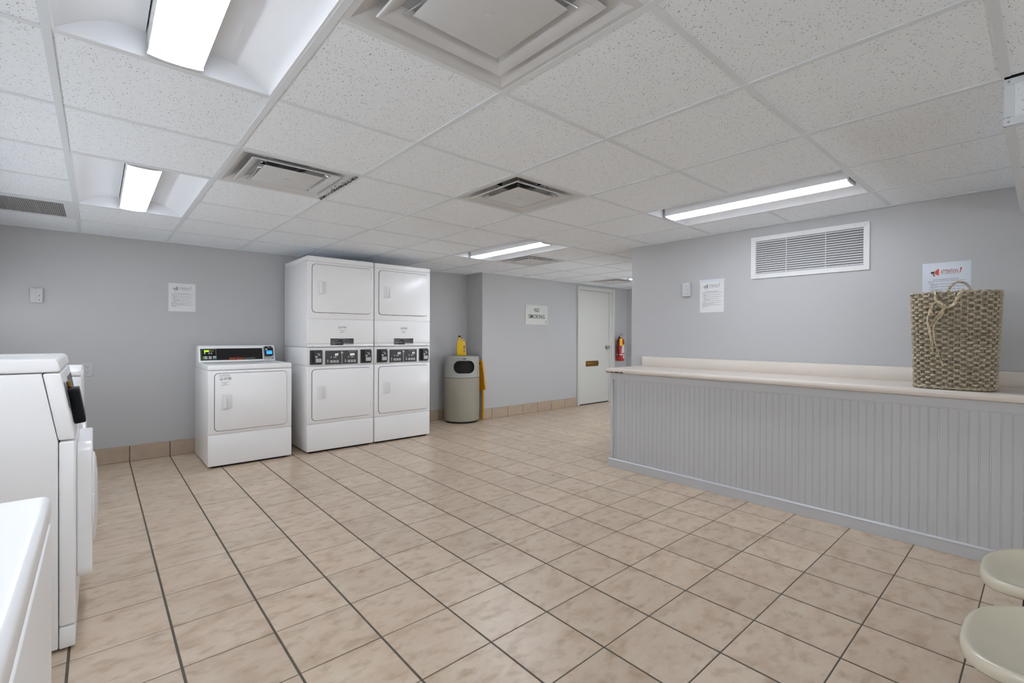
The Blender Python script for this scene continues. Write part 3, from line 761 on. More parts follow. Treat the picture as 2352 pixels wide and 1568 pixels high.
    for z, segs in rows:
        for a, b in segs: words(lb, f4, a, b, z - .002, .0052, rnd, 1)
    Q(lb, f4, .356, .464, 1.068, 1.080, 2)
    lb.obj('warning_label', None, t, 0, mats=[M['panelgrey2'], M['lgrey_print'], M['paper']])
    sc = MB()
    for a in (.05, .64): sc.lathe([(.004, 0), (.003, .0015), (0, .002)], 10, mx=frame((x0 + a, -.0062, 1.059), (1, 0, 0), (0, 0, 1)), cap=False)
    sc.obj('screw', M['chrome'], t)
    return t
make_stack(1.5405, 'white double stacked dryer standing beside the single dryer', '07', '200')
make_stack(2.239, 'white double stacked dryer standing nearest the trash bin', '03', '02')

# near machine: same body as the dryer seen from above, without its console in view
def make_low_machine():
    w, d = .684, .70; w2 = w / 2
    t = thing('washer', 'low white machine with flat top in the bottom left corner', 'washer', (-.058, 1.116 - w2, 0), math.radians(90))
    MB().box(-w2 + .03, w2 - .03, .03, d - .03, 0, .03).obj('base', M['gap'], t, 0)  # near-black block as painted shade under the machine
    MB().box(-w2, w2, .004, d, .018, .851, bev=.003).obj('cabinet', A_, t)
    MB().box(-w2, w2, -.0, .008, .018, .851, bev=.004, seg=3).obj('front_panel', A_, t)
    lid_o = MB().box(-w2, w2, .0, d, .855, .900, bev=.012, seg=5).obj('top', A_, t, 40)
    MB().prism(rrect(w - .10, d - .30, .03, 6, 0, .29), 'z', .899, .9012, bev=.001, seg=1).obj('lid', A_, t, 35)
    MB().prism([(d - .16, .898), (d - .13, 1.04), (d, 1.04), (d, .898)], 'x', -w2 + .01, w2 - .01, bev=.008, seg=3).obj('console', A_, t, 35)
    return t
make_low_machine()

# front loading washer, front at local -y
def make_front_loader(label, h=1.080, loc=(0, 0, 0), reader=True, sx=1.0):
    w, d = .680, .74; w2 = w / 2; k = h / 1.080
    t = thing('front_load_washer', label, 'washer', loc, math.radians(90))
    za, zb, zl = .778 * k, (1.027 if reader else h - .030), h
    MB().box(-w2 + .03, w2 - .03, .05, d - .03, 0, .03).obj('base', M['gap'], t, 0)  # near-black block, shade under the washer put into its colour
    MB().prism([(.0475, .015), (.0475, za - .004), (.0475 + .043 * sx, zb), (d, zb), (d, .015)], 'x', -w2, w2, bev=.003).obj('cabinet', A_, t)
    MB().prism([(0, .094), (0, za - .004), (.045, za - .004), (.045, .094)], 'x', -w2, w2, bev=.007, seg=3).obj('front_panel', A_, t)
    MB().prism([(0.001, .012), (0.001, .088), (.045, .088), (.045, .012)], 'x', -w2, w2, bev=.005, seg=3).obj('kick_panel', A_, t)
    sl = MB(); sl.prism([(.0, za + .002), (.0465, za + .002), (.0465 + .041 * sx, zb), (.040 * sx, zb)], 'x', -w2, w2, bev=.007, seg=3)
    slo = sl.obj('control_fascia', A_, t)
    top = MB(); n = 6
    rl = .022 if reader else .012; o_ = .040 * sx; prof = [(o_ + .005, zb + .004), (o_, zb + .010)]
    for q in range(n + 1):
        a = math.radians(180 - 90 * q / n); prof.append((o_ + rl + .004 + rl * math.cos(a), zl - rl + rl * math.sin(a)))
    prof += [(d, zl), (d, zb + .004)]
    top.prism(prof, 'x', -w2, w2, bev=.006, seg=3); top.obj('top', A_, t, 35)
    MB().prism(rrect(w - .12, d - .22, .02, 5, 0, .13 + (d - .22) / 2 - .03), 'z', zl - .002, zl + .0008).obj('top_inset', A2, t, 0)
    # door, a rounded square bulging out of the front
    dz0, dz1 = .205 * k, .742 * k; cz = (dz0 + dz1) / 2; dw = .45
    dm = MB(); pts = rrect(dw, dz1 - dz0, .05, 6, 0.0, cz)
    dt = .046 if reader else .012
    dm.prism(pts, 'y', -.0005, -dt, bev=.006 if reader else .003, seg=3)
    dr = dm.obj('door', A_, t, 35)
    dome = MB(); R = .19; prof = [(R, 0), (R * .98, .006), (R * .86, .012), (R * .5, .016), (0.0001, .017)]
    dome.lathe(prof, 40, mx=frame((0, .0005 - dt, cz), (1, 0, 0), (0, 0, 1)), cap=False); dome.obj('door_window', M['appliance2'], dr, 40)
    MB().box(-dw / 2 - .0, -dw / 2 + .03, -dt - .006, -dt + .002, cz - .06, cz + .06, bev=.003).obj('door_handle', A2, dr)
    # controls on the slanted face
    v = Vector((0, .040 * sx, zb - za)).normalized()
    cf = frame((0, -.0005, za + .002), (1, 0, 0), v); mb = MB(); Ls = zb - za
    if not reader: mb.bm.free(); return t
    Q(mb, cf, -.30, -.285, .115, .215, 0, .0012); Q(mb, cf, -.262, -.100, .10, .205, 1, .0012); Q(mb, cf, -.250, -.112, .112, .192, 0, .002)
    Q(mb, cf, -.02, .30, .06, .215, 0, .0012); Q(mb, cf, .02, .12, .15, .185, 1, .002)
    for c in range(4): key(mb, cf @ Matrix.Translation((0, 0, .0012)), .04 + c * .04, .105, .028, .014, 1)
    mb.obj('control_panel', None, t, 0, mats=[M['panelgrey'], M['plateline']])
    rd = MB().prism([(-.232, .045), (-.226, .040), (-.126, .040), (-.120, .046), (-.120, .165), (-.128, .178), (-.226, .178), (-.232, .170)], 'z', .001, .034, mx=cf, bev=.004).obj('card_reader', M['navy'], t, 35)
    MB().box(-.226, -.130, .170, .1755, .006, .032, mx=cf, bev=.001).obj('reader_shelf', M['plateline'], rd)
    MB().box(-.160, -.140, .178, .205, .002, .012, mx=cf, bev=.002).obj('coin_slide', M['brass'], rd)
    return t
make_front_loader('white front loading washer with slanted panel and black card reader, nearer of two', loc=(-.060, 2.39 + .340, 0))
make_front_loader('white front loading washer farther along the left, partly behind the nearer one', h=.977, loc=(-.060, 3.37 + .340, 0), reader=False, sx=.06)

# ------------------------------------------------------------------ counter
YE = 2.632; Y0C = -1.2
cnt = thing('counter_base', 'grey beadboard panelled base under the long folding counter', 'cabinet', (XC, YE - .02, 0))
def loc(o): return o
def C(mb, name, m=None, sm=25):
    me = mb.mesh(name); me.transform(Matrix.Translation((-XC, -(YE - .02), 0))); return link(name, me, m or M['wainscot'], cnt, sm)
C(MB().box(XC + .022, XW - .003, Y0C, YE - .035, .0, .842), 'carcass', sm=0)
C(MB().box(XC + .004, XC + .022, Y0C, YE - .022, .790, .842, bev=.0015, seg=1), 'top_rail')
C(MB().box(XC + .006, XC + .016, Y0C, YE - .050, .783, .790, bev=.001, seg=1), 'bead_moulding')
C(MB().box(XC + .004, XC + .022, YE - .050, YE - .022, .078, .789, bev=.0015, seg=1), 'corner_stile')
C(MB().box(XC + .0225, XW - .003, YE - .034, YE - .022, .0, .842), 'end_panel', sm=0)
C(MB().box(XC - .008, XC + .010, Y0C, YE - .006, .0, .066, bev=.001, seg=1).prism([(XC - .008, .064), (XC - .008, .068), (XC + .001, .076), (XC + .010, .076), (XC + .010, .064)], 'y', Y0C, YE - .006), 'base_moulding', sm=20)
C(MB().box(XC + .0105, XW - .003, YE - .0215, YE - .006, .0, .075, bev=.001, seg=1), 'end_moulding')
# tongue and groove boards
P_ = .0405; yb = .3385
k0 = -38
bmesh_b = MB(); w_ = P_ - .0003
g0 = w_ / 2
bp_ = [(.0085, -g0), (.0006, -g0), (.0, -g0 + .0006), (.0, g0 - .0078), (.0012, g0 - .0070), (.0002, g0 - .0058), (.0, g0 - .0040), (.0002, g0 - .0022), (.0012, g0 - .0010), (.0012, g0), (.0085, g0)]
bmesh_b.prism(bp_, 'z', 0, .708)
bme = bmesh_b.mesh('board'); bme.materials.append(M['wainscot'])
for p in bme.polygons: p.use_smooth = True
bme.set_sharp_from_angle(angle=math.radians(30))
k = 0; yy = YE - .050 - P_ / 2
first = yb + P_ * math.floor((YE - .05 - P_ / 2 - yb) / P_)
yy = first
while yy > Y0C + .03:
    o = bpy.data.objects.new('board', bme); COL.objects.link(o); o.parent = cnt
    o.location = (.0105, yy - (YE - .02), .076)
    yy -= P_
C(MB().box(XC + .0185, XC + .0218, Y0C, YE - .05, .074, .790), 'backing_board', sm=0)

top = thing('countertop', 'long beige laminate countertop with backsplash and chipped front corner', 'counter', (3.72, 1.3, .845))
def K(mb, name, m, sm=35):
    me = mb.mesh(name); me.transform(Matrix.Translation((-3.72, -1.3, -.845))); return link(name, me, m, top, sm)
prof = [(XW - .004, .845), (3.450, .845), (3.441, .849), (3.438, .858), (3.438, .872), (3.441, .880), (3.449, .885), (3.46, .8862), (3.475, .8845), (XW - .004, .8845)]
K(MB().prism(prof, 'y', Y0C, 2.40), 'worktop', M['laminate'])
# last stretch has the laminate edge broken away
K(MB().prism(prof, 'y', 2.402, YE), 'worktop_end', M['laminate'])
rnd = random.Random(11); ch = MB(); pts = [(YE, .0)]
ys = [2.62, 2.60, 2.585, 2.56, 2.55, 2.53, 2.50, 2.49, 2.475, 2.46, 2.45, 2.44]
hs = [.010, .006, .005, .012, .004, .010, .013, .003, .011, .012, .006, .0]
v = []; f = []
for y_, h_ in zip(ys, hs): v += [(3.4372, y_, .8465), (3.4372, y_, .8465 + h_)]
for q in range(len(ys) - 1): f.append((2 * q, 2 * q + 2, 2 * q + 3, 2 * q + 1))
nq = len(v); v += [(3.4402, a[1], a[2]) for a in v]; f += [tuple(nq + i for i in g_) for g_ in f]
ch.raw(v, f)
ch.raw([(3.437, YE + .0005, .846), (3.455, YE + .0008, .846), (3.450, YE + .0008, .872), (3.437, YE + .0005, .868)], [(0, 1, 2, 3)])
K(ch, 'chipped_edge', M['chip'], 0)
bs = [(XW - .003, .8845), (XW - .024, .8845), (XW - .027, .890), (XW - .0275, .965), (XW - .024, .974), (XW - .018, .977), (XW - .003, .977)]
K(MB().prism(bs, 'y', Y0C, 2.612), 'backsplash', M['laminate'])

# ------------------------------------------------------------------ basket
BX, BY, BZ, BH = 3.640, .350, .8862, .538
bk = thing('wicker_basket', 'tall grey brown woven wicker hamper standing on the countertop', 'basket', (BX, BY, BZ))
def se(th, a, b, e=3.0):
    c, s = math.cos(th), math.sin(th)
    return (a * math.copysign(abs(c) ** (2 / e), c), b * math.copysign(abs(s) ** (2 / e), s))
def dims(h): u = h / BH; return (.128 + .018 * u + .004 * math.sin(u * 9), .168 + .018 * u)
NS = 42; SUB = 4
tab = [se(2 * math.pi * i / 2000, .14, .178) for i in range(2001)]
acc = [0]
for i in range(2000): acc.append(acc[-1] + math.hypot(tab[i + 1][0] - tab[i][0], tab[i + 1][1] - tab[i][1]))
def th_at(s):
    s = (s % 1.0) * acc[-1]; lo, hi = 0, 2000
    while hi - lo > 1:
        m_ = (lo + hi) // 2
        if acc[m_] <= s: lo = m_
        else: hi = m_
    return 2 * math.pi * (lo + (s - acc[lo]) / max(1e-9, acc[hi] - acc[lo])) / 2000
THS = [th_at(k / (NS * SUB)) for k in range(NS * SUB)]
def wall_pt(k, h, off):
    a, b = dims(h); p = se(THS[k % len(THS)], a, b); q = se(THS[k % len(THS)] + 1e-3, a, b)
    tx, ty = q[0] - p[0], q[1] - p[1]; L = math.hypot(tx, ty) or 1
    return (p[0] + ty / L * off, p[1] - tx / L * off, h)
rows = 34; rp = (BH - .022) / rows
verts = []; faces = []; rnd = random.Random(4)
for r in range(rows):
    for sub in (0, 1):
        h0 = .010 + r * rp + sub * rp * .44; hh = rp * .44; jit = rnd.uniform(-.0006, .0006); base = len(verts); N = NS * SUB
        for k in range(N):
            ph = math.cos(math.pi * (k / SUB + r)); o_ = .0058 * math.copysign(abs(ph) ** .75, ph)
            hw = hh * (.46 + .10 * ph)
            for dz, do in ((-hw, 0), (-hw * .5, .0014), (hw * .5, .0014), (hw, 0), (0, -.0012)):
                verts.append(wall_pt(k, h0 + hh / 2 + dz + jit, o_ + do))
        for k in range(N):
            for q in range(5):
                faces.append((base + k * 5 + q, base + k * 5 + (q + 1) % 5, base + ((k + 1) % N) * 5 + (q + 1) % 5, base + ((k + 1) % N) * 5 + q))
me = bpy.data.meshes.new('weave'); me.from_pydata(verts, [], faces)
stuff(link('weave', me, M['reed'], bk, 50))
verts = []; faces = []
for s_ in range(NS):
    for dk in (-.0062, .0, .0062):
        k = s_ * SUB; base = len(verts)
        for h in [BH * q / 10 for q in range(11)]:
            p = Vector(wall_pt(k, h, 0)); p2 = Vector(wall_pt(k + 1, h, 0)); tx = (p2 - p).normalized(); nn = Vector((tx.y, -tx.x, 0))
            c = p + tx * dk
            for a, b in ((-.0026, -.001), (.0026, -.001), (.0026, .0012), (-.0026, .0012)): verts.append(tuple(c + tx * a + nn * b))
        for q in range(10):
            for z in range(4): faces.append((base + q * 4 + z, base + q * 4 + (z + 1) % 4, base + q * 4 + 4 + (z + 1) % 4, base + q * 4 + 4 + z))
me = bpy.data.meshes.new('stakes'); me.from_pydata(verts, [], faces)
stuff(link('stake', me, M['reed2'], bk, 50))
def ringtube(h, r, off, amp, name, ph0=0):
    mb = MB()
    for ph in (0, math.pi):
        pts = []
        for k in range(NS * SUB):
            an = k * .55 + ph; q = wall_pt(k, h + amp * math.sin(an), off + amp * math.cos(an)); pts.append(q)
        mb.tube(pts, r, 6, closed=True)
    return mb.obj(name, M['reed'], bk, 50)
ringtube(BH - .004, .0042, 0, .0035, 'rim'); ringtube(.0085, .0042, .002, .0035, 'foot_rim')
MB().prism([tuple(se(2 * math.pi * i / 48, .128, .168)) for i in range(48)], 'z', .006, .010).obj('bottom', M['reed2'], bk, 0)
# handles: rear arch and knotted front loop
def arch(x, ya, yb_, z0, z1, name):
    pts = []
    for i in range(25):
        a = math.pi * i / 24; pts.append((x, (ya + yb_) / 2 - (yb_ - ya) / 2 * math.cos(a), z0 + (z1 - z0) * math.sin(a) ** .8))
    mb = MB(); mb.tube(pts, .0062, 8)
    tw = [(p[0] + .0055 * math.cos(i * 1.1), p[1] + .003 * math.cos(i * 1.1), p[2] + .0055 * math.sin(i * 1.1)) for i, p in enumerate(pts)]
    mb.tube(tw, .003, 6)
    mb.obj(name, M['reed'], bk, 50)
arch(.135, -.062, .052, BH - .05, .612, 'handle')
def spl(P, n=8):
    P = [Vector(p) for p in P]; out = []
    for i in range(len(P) - 1):
        p0 = P[max(i - 1, 0)]; p1 = P[i]; p2 = P[i + 1]; p3 = P[min(i + 2, len(P) - 1)]
        for k in range(n):
            t_ = k / n; out.append(0.5 * ((2 * p1) + (-p0 + p2) * t_ + (2 * p0 - 5 * p1 + 4 * p2 - p3) * t_ ** 2 + (-p0 + 3 * p1 - 3 * p2 + p3) * t_ ** 3))
    out.append(P[-1]); return out
def rel(y, z, x=None): return (x if x is not None else -.165, y - BY, z - BZ)
bow = MB()
def rib(P, r, fl=.3, tw=.12): bow.tube(spl(P), r, 8, flat=fl, twist=tw)
rib([rel(.304, 1.432, -.150), rel(.312, 1.41, -.162), rel(.328, 1.375), rel(.345, 1.348), rel(.365, 1.338), rel(.39, 1.345, -.172), rel(.412, 1.36), rel(.425, 1.345), rel(.432, 1.31)], .0085, .45, .25)
rib([rel(.300, 1.43, -.152), rel(.322, 1.40, -.170), rel(.332, 1.36, -.172), rel(.356, 1.335, -.176), rel(.38, 1.35, -.178), rel(.395, 1.362, -.176)], .008, .4, -.22)
rib([rel(.414, 1.435, -.150), rel(.414, 1.40), rel(.408, 1.372), rel(.398, 1.352), rel(.38, 1.34)], .007, .5, .1)
rib([rel(.36, 1.335, -.178), rel(.378, 1.352, -.180), rel(.40, 1.366, -.178), rel(.421, 1.352, -.176), rel(.428, 1.32, -.172), rel(.420, 1.298, -.168)], .0085, .4, .2)
rib([rel(.375, 1.335, -.176), rel(.388, 1.31, -.172), rel(.405, 1.285, -.166), rel(.425, 1.25, -.163), rel(.437, 1.215, -.163), rel(.428, 1.16, -.162), rel(.424, 1.11, -.160), rel(.423, 1.075, -.158)], .006, .28, .05)
rib([rel(.372, 1.33, -.174), rel(.382, 1.30, -.170), rel(.402, 1.27, -.166), rel(.418, 1.24, -.164), rel(.418, 1.19, -.162), rel(.415, 1.15, -.160), rel(.402, 1.10, -.158), rel(.39, 1.05, -.156), rel(.378, 1.015, -.156)], .0045, .28, .06)
rib([rel(.43, 1.33, -.172), rel(.445, 1.28, -.168), rel(.442, 1.24, -.166), rel(.43, 1.20, -.164)], .0055, .3, .08)
bow.obj('knotted_tie', M['husk'], bk, 50)

# ------------------------------------------------------------------ wall notices
def notice(label, org, xa, w, h, body, colour, lam=False, tear=False):
    """org = top left corner on the wall, xa = direction to the reader's right"""
    t = thing('notice', label, 'notice', org, 0, 'printed notices taped to the walls')
    xa = Vector(xa); nrm = xa.cross(Vector((0, 0, 1)))
    mx = frame(tuple(nrm * .001), xa, (0, 0, 1))
    sheet = MB().box(0, w, -h, 0, 0, .0012, mx=mx).obj('sheet', M['lam'] if lam else M['paper'], t, 0)
    f = mx @ Matrix.Translation((0, 0, .0012)); mb = MB(); rnd = random.Random(9)
    c1, c2, c3 = (2, 3, 4) if colour else (0, 0, 0)
    cx, cyy = w * .26, -h * .20
    mb.prism([(cx - .022, cyy - .004), (cx - .020, cyy + .007), (cx - .004, cyy + .009), (cx - .004, cyy - .008)], 'z', 0, .0003, mx=f, mi=c3)
    mb.prism([(cx - .002, cyy - .008), (cx - .002, cyy + .009), (cx + .014, cyy + .024), (cx + .018, cyy + .020), (cx + .018, cyy - .016), (cx + .014, cyy - .018)], 'z', 0, .0003, mx=f, mi=c2)
    mb.prism([(cx - .014, cyy - .008), (cx - .006, cyy - .009), (cx + .001, cyy - .022), (cx - .006, cyy - .023)], 'z', 0, .0003, mx=f, mi=c1)
    text_mesh(mb, 'ATTENTION', .031, f @ Matrix.Translation((w * .385, cyy - .006, 0)), c1, width=w * .37, bold=.012)
    text_mesh(mb, '!', .040, f @ Matrix.Translation((w * .775, cyy - .004, 0)), c1, bold=.03, shear=.2)
    Q(mb, f, w * .39, w * .80, cyy - .0115, cyy - .0100, c1, .0003)
    if body:
        text_mesh(mb, 'Laundry Room Etiquette & Policy Reminder', .0085, f @ Matrix.Translation((w * .21, -h * .365, 0)), 5, width=w * .56, bold=.02)
        lines = ((.385, .10, .92), (.415, .10, .22), (.450, .155, .86), (.475, .155, .30), (.51, .155, .92), (.535, .155, .26), (.575, .155, .80), (.60, .155, .43), (.64, .155, .90), (.665, .155, .25), (.70, .10, .85), (.73, .10, .58), (.765, .10, .88), (.795, .10, .36), (.83, .12, .26))
        for y_, a, b in lines: words(mb, f, a * w, b * w, -y_ * h - .004, .0052, rnd, 0)
        for y_ in (.450, .51, .575, .64): mb.prism(rrect(.003, .003, .001, 2, w * .135, -y_ * h - .0025), 'z', 0, .0003, mx=f)
    mb.obj('print', None, sheet, 0, mats=[M['lgrey_print'], M['paper'], M['redtext'], M['orange2'], M['navyprint'], M['grey_print']])
    if lam:
        MB().box(-.006, w + .006, -h - .006, .006, -.0004, .0004, mx=mx).obj('laminate_border', M['lam'], t, 0)
    tp = MB()
    if not lam and not colour and tear:
        tp.box(-.004, w + .006, -.016, .006, .0013, .0016, mx=mx).obj('tape', M['lam'], t, 0)
    else: tp.bm.free()
    return t
notice('plain white notice alone on the grey wall left of the single dryer', (.515, YB, 1.667), (1, 0, 0), .217, .272, True, False)
notice('white notice with shiny tape along its top, beside the wall box above the counter', (XW, 2.041, 1.664), (0, -1, 0), .214, .281, True, False, tear=True)
notice('laminated notice with red ATTENTION heading, half hidden behind the wicker hamper', (XW, .533, 1.640), (0, -1, 0), .214, .281, True, True, lam=True)

def wall_box(label, org, xa, w=.076, h=.122):
    t = thing('wall_control_box', label, 'switch', org, 0, 'white control boxes on the walls')
    xa = Vector(xa); nrm = xa.cross(Vector((0, 0, 1))); mx = frame(tuple(nrm * .0005), xa, (0, 0, 1))
    MB().box(0, w, -h, 0, 0, .026, mx=mx, bev=.003).obj('housing', M['boxgrey'], t)
    MB().box(w * .06, w * .50, -h * .97, -h * .03, .026, .028, mx=mx, bev=.001).obj('cover', M['boxgrey'], t)
    f = mx @ Matrix.Translation((w * .73, -h * .17, .026))
    MB().lathe([(.014, 0), (.014, .003), (.011, .0045), (.0, .0045)], 24, mx=f, cap=False).obj('dial', M['boxgrey'], t)
    for z in (-.50, -.80):
        MB().prism([(w * .73 - .004, z * h - .006), (w * .73 + .004, z * h - .006), (w * .73 + .002, z * h + .007), (w * .73 - .001, z * h + .004)], 'z', .026, .0266, mx=mx).obj('icon', M['grey_print'], t, 0)
    return t
wall_box('small white control box on the back wall above the washers', (-.418, YB, 1.552), (1, 0, 0))
wall_box('small white control box left of the taped notice above the counter', (XW, 2.198, 1.656), (0, -1, 0))

# outlet
t = thing('wall_outlet', 'pale double wall outlet beside the far washer', 'outlet', (-.104, YB, .914))
mx = frame((0, -.0005, 0), (1, 0, 0), (0, 0, 1))
MB().box(0, .075, -.116, 0, 0, .005, mx=mx, bev=.002).obj('cover_plate', M['wainscot'], t)
mb = MB(); sl = MB()
for c in (-.035, -.079):
    mb.prism(rrect(.034, .028, .010, 5, .037, c), 'z', .004, .0075, mx=mx, bev=.001, seg=1)
    for a, b, ww, hh in ((.030, c + .004, .003, .008), (.044, c + .004, .003, .007), (.037, c - .008, .005, .005)): sl.box(a - ww / 2, a + ww / 2, b - hh / 2, b + hh / 2, .0072, .0080, mx=mx)
mb.obj('socket', M['wainscot'], t); sl.obj('slot', M['gap'], t, 0)

# big wall vent
t = thing('wall_vent', 'wide white louvred vent high on the right wall', 'vent', (XW, 1.2115, 1.8075))
mx = frame((-.0005, 0, 0), (0, -1, 0), (0, 0, 1)); W2, H2 = .394, .1675; F = .036
def fm(pts): MB().prism(pts, 'z', 0, .010, mx=mx, bev=.001, seg=1).obj('frame', M['vent'], t)
fm([(-W2, H2), (W2, H2), (W2 - F, H2 - F), (-W2 + F, H2 - F)]); fm([(-W2, -H2), (W2, -H2), (W2 - F, -H2 + F), (-W2 + F, -H2 + F)])
fm([(-W2, H2 - .0005), (-W2, -H2 + .0005), (-W2 + F - .0005, -H2 + F), (-W2 + F - .0005, H2 - F)]); fm([(W2, H2 - .0005), (W2, -H2 + .0005), (W2 - F + .0005, -H2 + F), (W2 - F + .0005, H2 - F)])
MB().box(-W2 + .01, W2 - .01, -H2 + .01, H2 - .01, .0, .001, mx=mx).obj('backing', M['ventdark'], t, 0)
ih = H2 - F; n = 15
slat = MB(); slat.prism([(.0012, .0058), (.0080, -.0070), (.0094, -.0066), (.0030, .0066)], 'x', -W2 + F + .001, W2 - F - .001)
sme = slat.mesh('slat'); sme.transform(Matrix(((0, -1, 0, 0), (-1, 0, 0, 0), (0, 0, 1, 0), (0, 0, 0, 1)))); sme.materials.append(M['slat'])
for k in range(n):
    o = bpy.data.objects.new('slat', sme); COL.objects.link(o); o.parent = t; o.location = (-.0005, 0, -ih + (k + .5) * (2 * ih / n))
for xx in (-.355, -.131, .132): MB().box(xx - .002, xx + .002, -ih, ih, .008, .0105, mx=mx).obj('mullion', M['vent'], t, 0)
sc = MB()
for xx in (-.34, -.02, .31):
    for zz in (H2 - .017, -H2 + .017): sc.lathe([(.004, 0), (.003, .0015), (0, .002)], 10, mx=mx @ Matrix.Translation((xx, zz, .010)), cap=False)
sc.obj('screw', M['trimwhite'], t)

# NO SMOKING sign
t = thing('no_smoking_sign', 'cream NO SMOKING sign on the wall left of the white door', 'sign', (5.0855, YN, 1.495))
mx = frame((0, -.0005, 0), (1, 0, 0), (0, 0, 1)); 
pl = MB().box(-.238, .238, -.150, .150, 0, .008, mx=mx, bev=.002).obj('plate', mat('cream_sign', (206, 207, 200), .35), t)
mb = MB(); f = mx @ Matrix.Translation((0, 0, .0081))
text_mesh(mb, 'NO', .088, f @ Matrix.Translation((0, .042, 0)), 0, 'CENTER', .105, bold=.012)
text_mesh(mb, 'SMOKING', .088, f @ Matrix.Translation((0, -.056, 0)), 0, 'CENTER', .345, bold=.008)
for q in range(5): Q(mb, f, .190, .212, -.128 + q * .010, -.122 + q * .010, 1)
mb.obj('lettering', None, pl, 0, mats=[M['dark_print'], M['lgrey_print']])

# ------------------------------------------------------------------ door
d1 = struct(MB().box(6.083, 6.872, YN - .012, YN + .004, .016, 1.945, bev=.001, seg=1).obj('door_1', M['door'], smooth=0))
fr = MB()
fr.box(6.030, 6.078, YN - .030, YN + .002, 0, 2.012, bev=.003)
fr.box(6.958, 7.045, YN - .030, YN + .002, 0, 2.012, bev=.003)
fr.box(6.905, 6.958, YN - .018, YN + .002, 0, 1.975, bev=.002)
fr.box(6.879, 6.905, YN - .008, YN + .002, 0, 1.955, bev=.001)
fr.box(6.078, 6.958, YN - .030, YN + .002, 1.952, 2.012, bev=.003)
struct(fr.obj('trim_8', M['door']))
MB().box(6.8735, 6.8775, YN - .009, YN + .001, 0.0, 1.95).obj('door_gap', M['gap'], d1, 0)
MB().box(6.083, 6.872, YN - .010, YN + .001, .0, .014).obj('door_gap', M['gap'], d1, 0)
ms = MB().box(6.252, 6.585, YN - .020, YN - .011, .652, .745, bev=.003).obj('mail_slot', M['brass'], d1)
MB().prism([(YN - .020, .735), (YN - .040, .722), (YN - .042, .690), (YN - .034, .676), (YN - .020, .672)], 'x', 6.268, 6.569, bev=.003).obj('flap', M['brass'], ms)
kn = MB().lathe([(.034, 0), (.034, .006), (.016, .012), (.014, .028), (.028, .040), (.032, .055), (.026, .068), (.0001, .072)], 28, mx=frame((6.812, YN - .0118, .975), (1, 0, 0), (0, 0, 1)), cap=False).obj('knob', M['chrome'], d1, 50)

# ------------------------------------------------------------------ trash bin
BC = (3.762, 5.325)
t = thing('trash_bin', 'round beige trash bin with grey hood and dark oval opening', 'trash bin', (BC[0], BC[1], 0))
MB().lathe([(.215, .0), (.222, .004), (.222, .022), (.2, .024)], 56).obj('foot_ring', M['gap'], t, 40)
MB().lathe([(.228, .020), (.240, .030), (.240, .598), (.236, .604), (.20, .604)], 64).obj('body', M['beige'], t, 40)
hood = MB(); hood.lathe([(.232, .608), (.241, .610), (.234, .872), (.228, .888), (.214, .894), (.0001, .897), (.0001, .885), (.205, .882), (.222, .866), (.228, .612)], 96, cap=False)
hme = hood.mesh('hood'); ho = link('hood', hme, M['hood'], t, 40)
fa = math.atan2(-BC[1], -BC[0]) + math.radians(8)
def bin_frame(r, z): return frame((math.cos(fa) * r, math.sin(fa) * r, z), (-math.sin(fa), math.cos(fa), 0), (0, 0, 1))
cut = MB().prism(rrect(.290, .168, .080, 10), 'z', -.12, .12, mx=bin_frame(.22, .752)).mesh('cut')
co = bpy.data.objects.new('cut', cut); COL.objects.link(co); co.parent = t
md = ho.modifiers.new('b', 'BOOLEAN'); md.object = co; md.operation = 'DIFFERENCE'; md.solver = 'EXACT'
bpy.context.view_layer.update()
nm = bpy.data.meshes.new_from_object(ho.evaluated_get(bpy.context.evaluated_depsgraph_get()))
ho.modifiers.clear(); old = ho.data; ho.data = nm; bpy.data.meshes.remove(old); bpy.data.objects.remove(co)
for p in ho.data.polygons: p.use_smooth = True
ho.data.set_sharp_from_angle(angle=math.radians(40))
# flap inside the opening and rim
MB().lathe([(.212, .64), (.212, .86)], 64, cap=False).obj('swing_flap', M['gap'], t, 40)
rim = []
for p in rrect(.296, .174, .083, 10):
    a = p[0] / .236; rr_ = .2385
    rim.append((math.cos(fa + a) * rr_, math.sin(fa + a) * rr_, .752 + p[1]))
MB().tube(rim, .0035, 6, closed=True).obj('opening_rim', M['hood'], t, 50)
mb = MB(); ff = bin_frame(.2375, .868)
mb.prism([(-.022, -.008), (.022, -.008), (.012, .002), (.006, .001), (0, .010), (-.006, .001), (-.012, .002)], 'z', 0, .0012, mx=ff); Q(mb, ff, -.032, .032, -.015, -.012); mb.prism([(-.006, -.020), (.006, -.020), (0, -.026)], 'z', 0, .001, mx=ff)
mb.obj('emblem', M['greenprint'], t, 0)

# jug on the bin
t = thing('cleaner_jug', 'yellow plastic cleaner jug with black cap on the trash bin', 'bottle', (3.735, 5.300, .8975), math.radians(-32))
outl = [(-.062, 0), (-.058, -.0), (.058, 0), (.062, .006), (.060, .060), (.055, .120), (.048, .185), (.040, .205), (.028, .210), (.018, .200), (.008, .196), (-.008, .210), (-.012, .225), (-.012, .252), (-.040, .252), (-.041, .218), (-.054, .190), (-.063, .165), (-.064, .100), (-.064, .006)]
MB().prism(outl[2:], 'y', -.036, .036, bev=.010, seg=3).obj('bottle', M['yellow'], t, 50)
MB().lathe([(.0165, .250), (.0175, .252), (.0175, .272), (.015, .275), (.0001, .275)], 24, mx=Matrix.Translation((-.026, 0, 0)), cap=False).obj('cap', M['black'], t, 40)
MB().lathe([(.010, .205), (.010, .252), (.006, .258), (.0001, .258)], 16, mx=Matrix.Translation((.014, .006, 0)), cap=False).obj('spout', M['trimwhite'], t, 40)
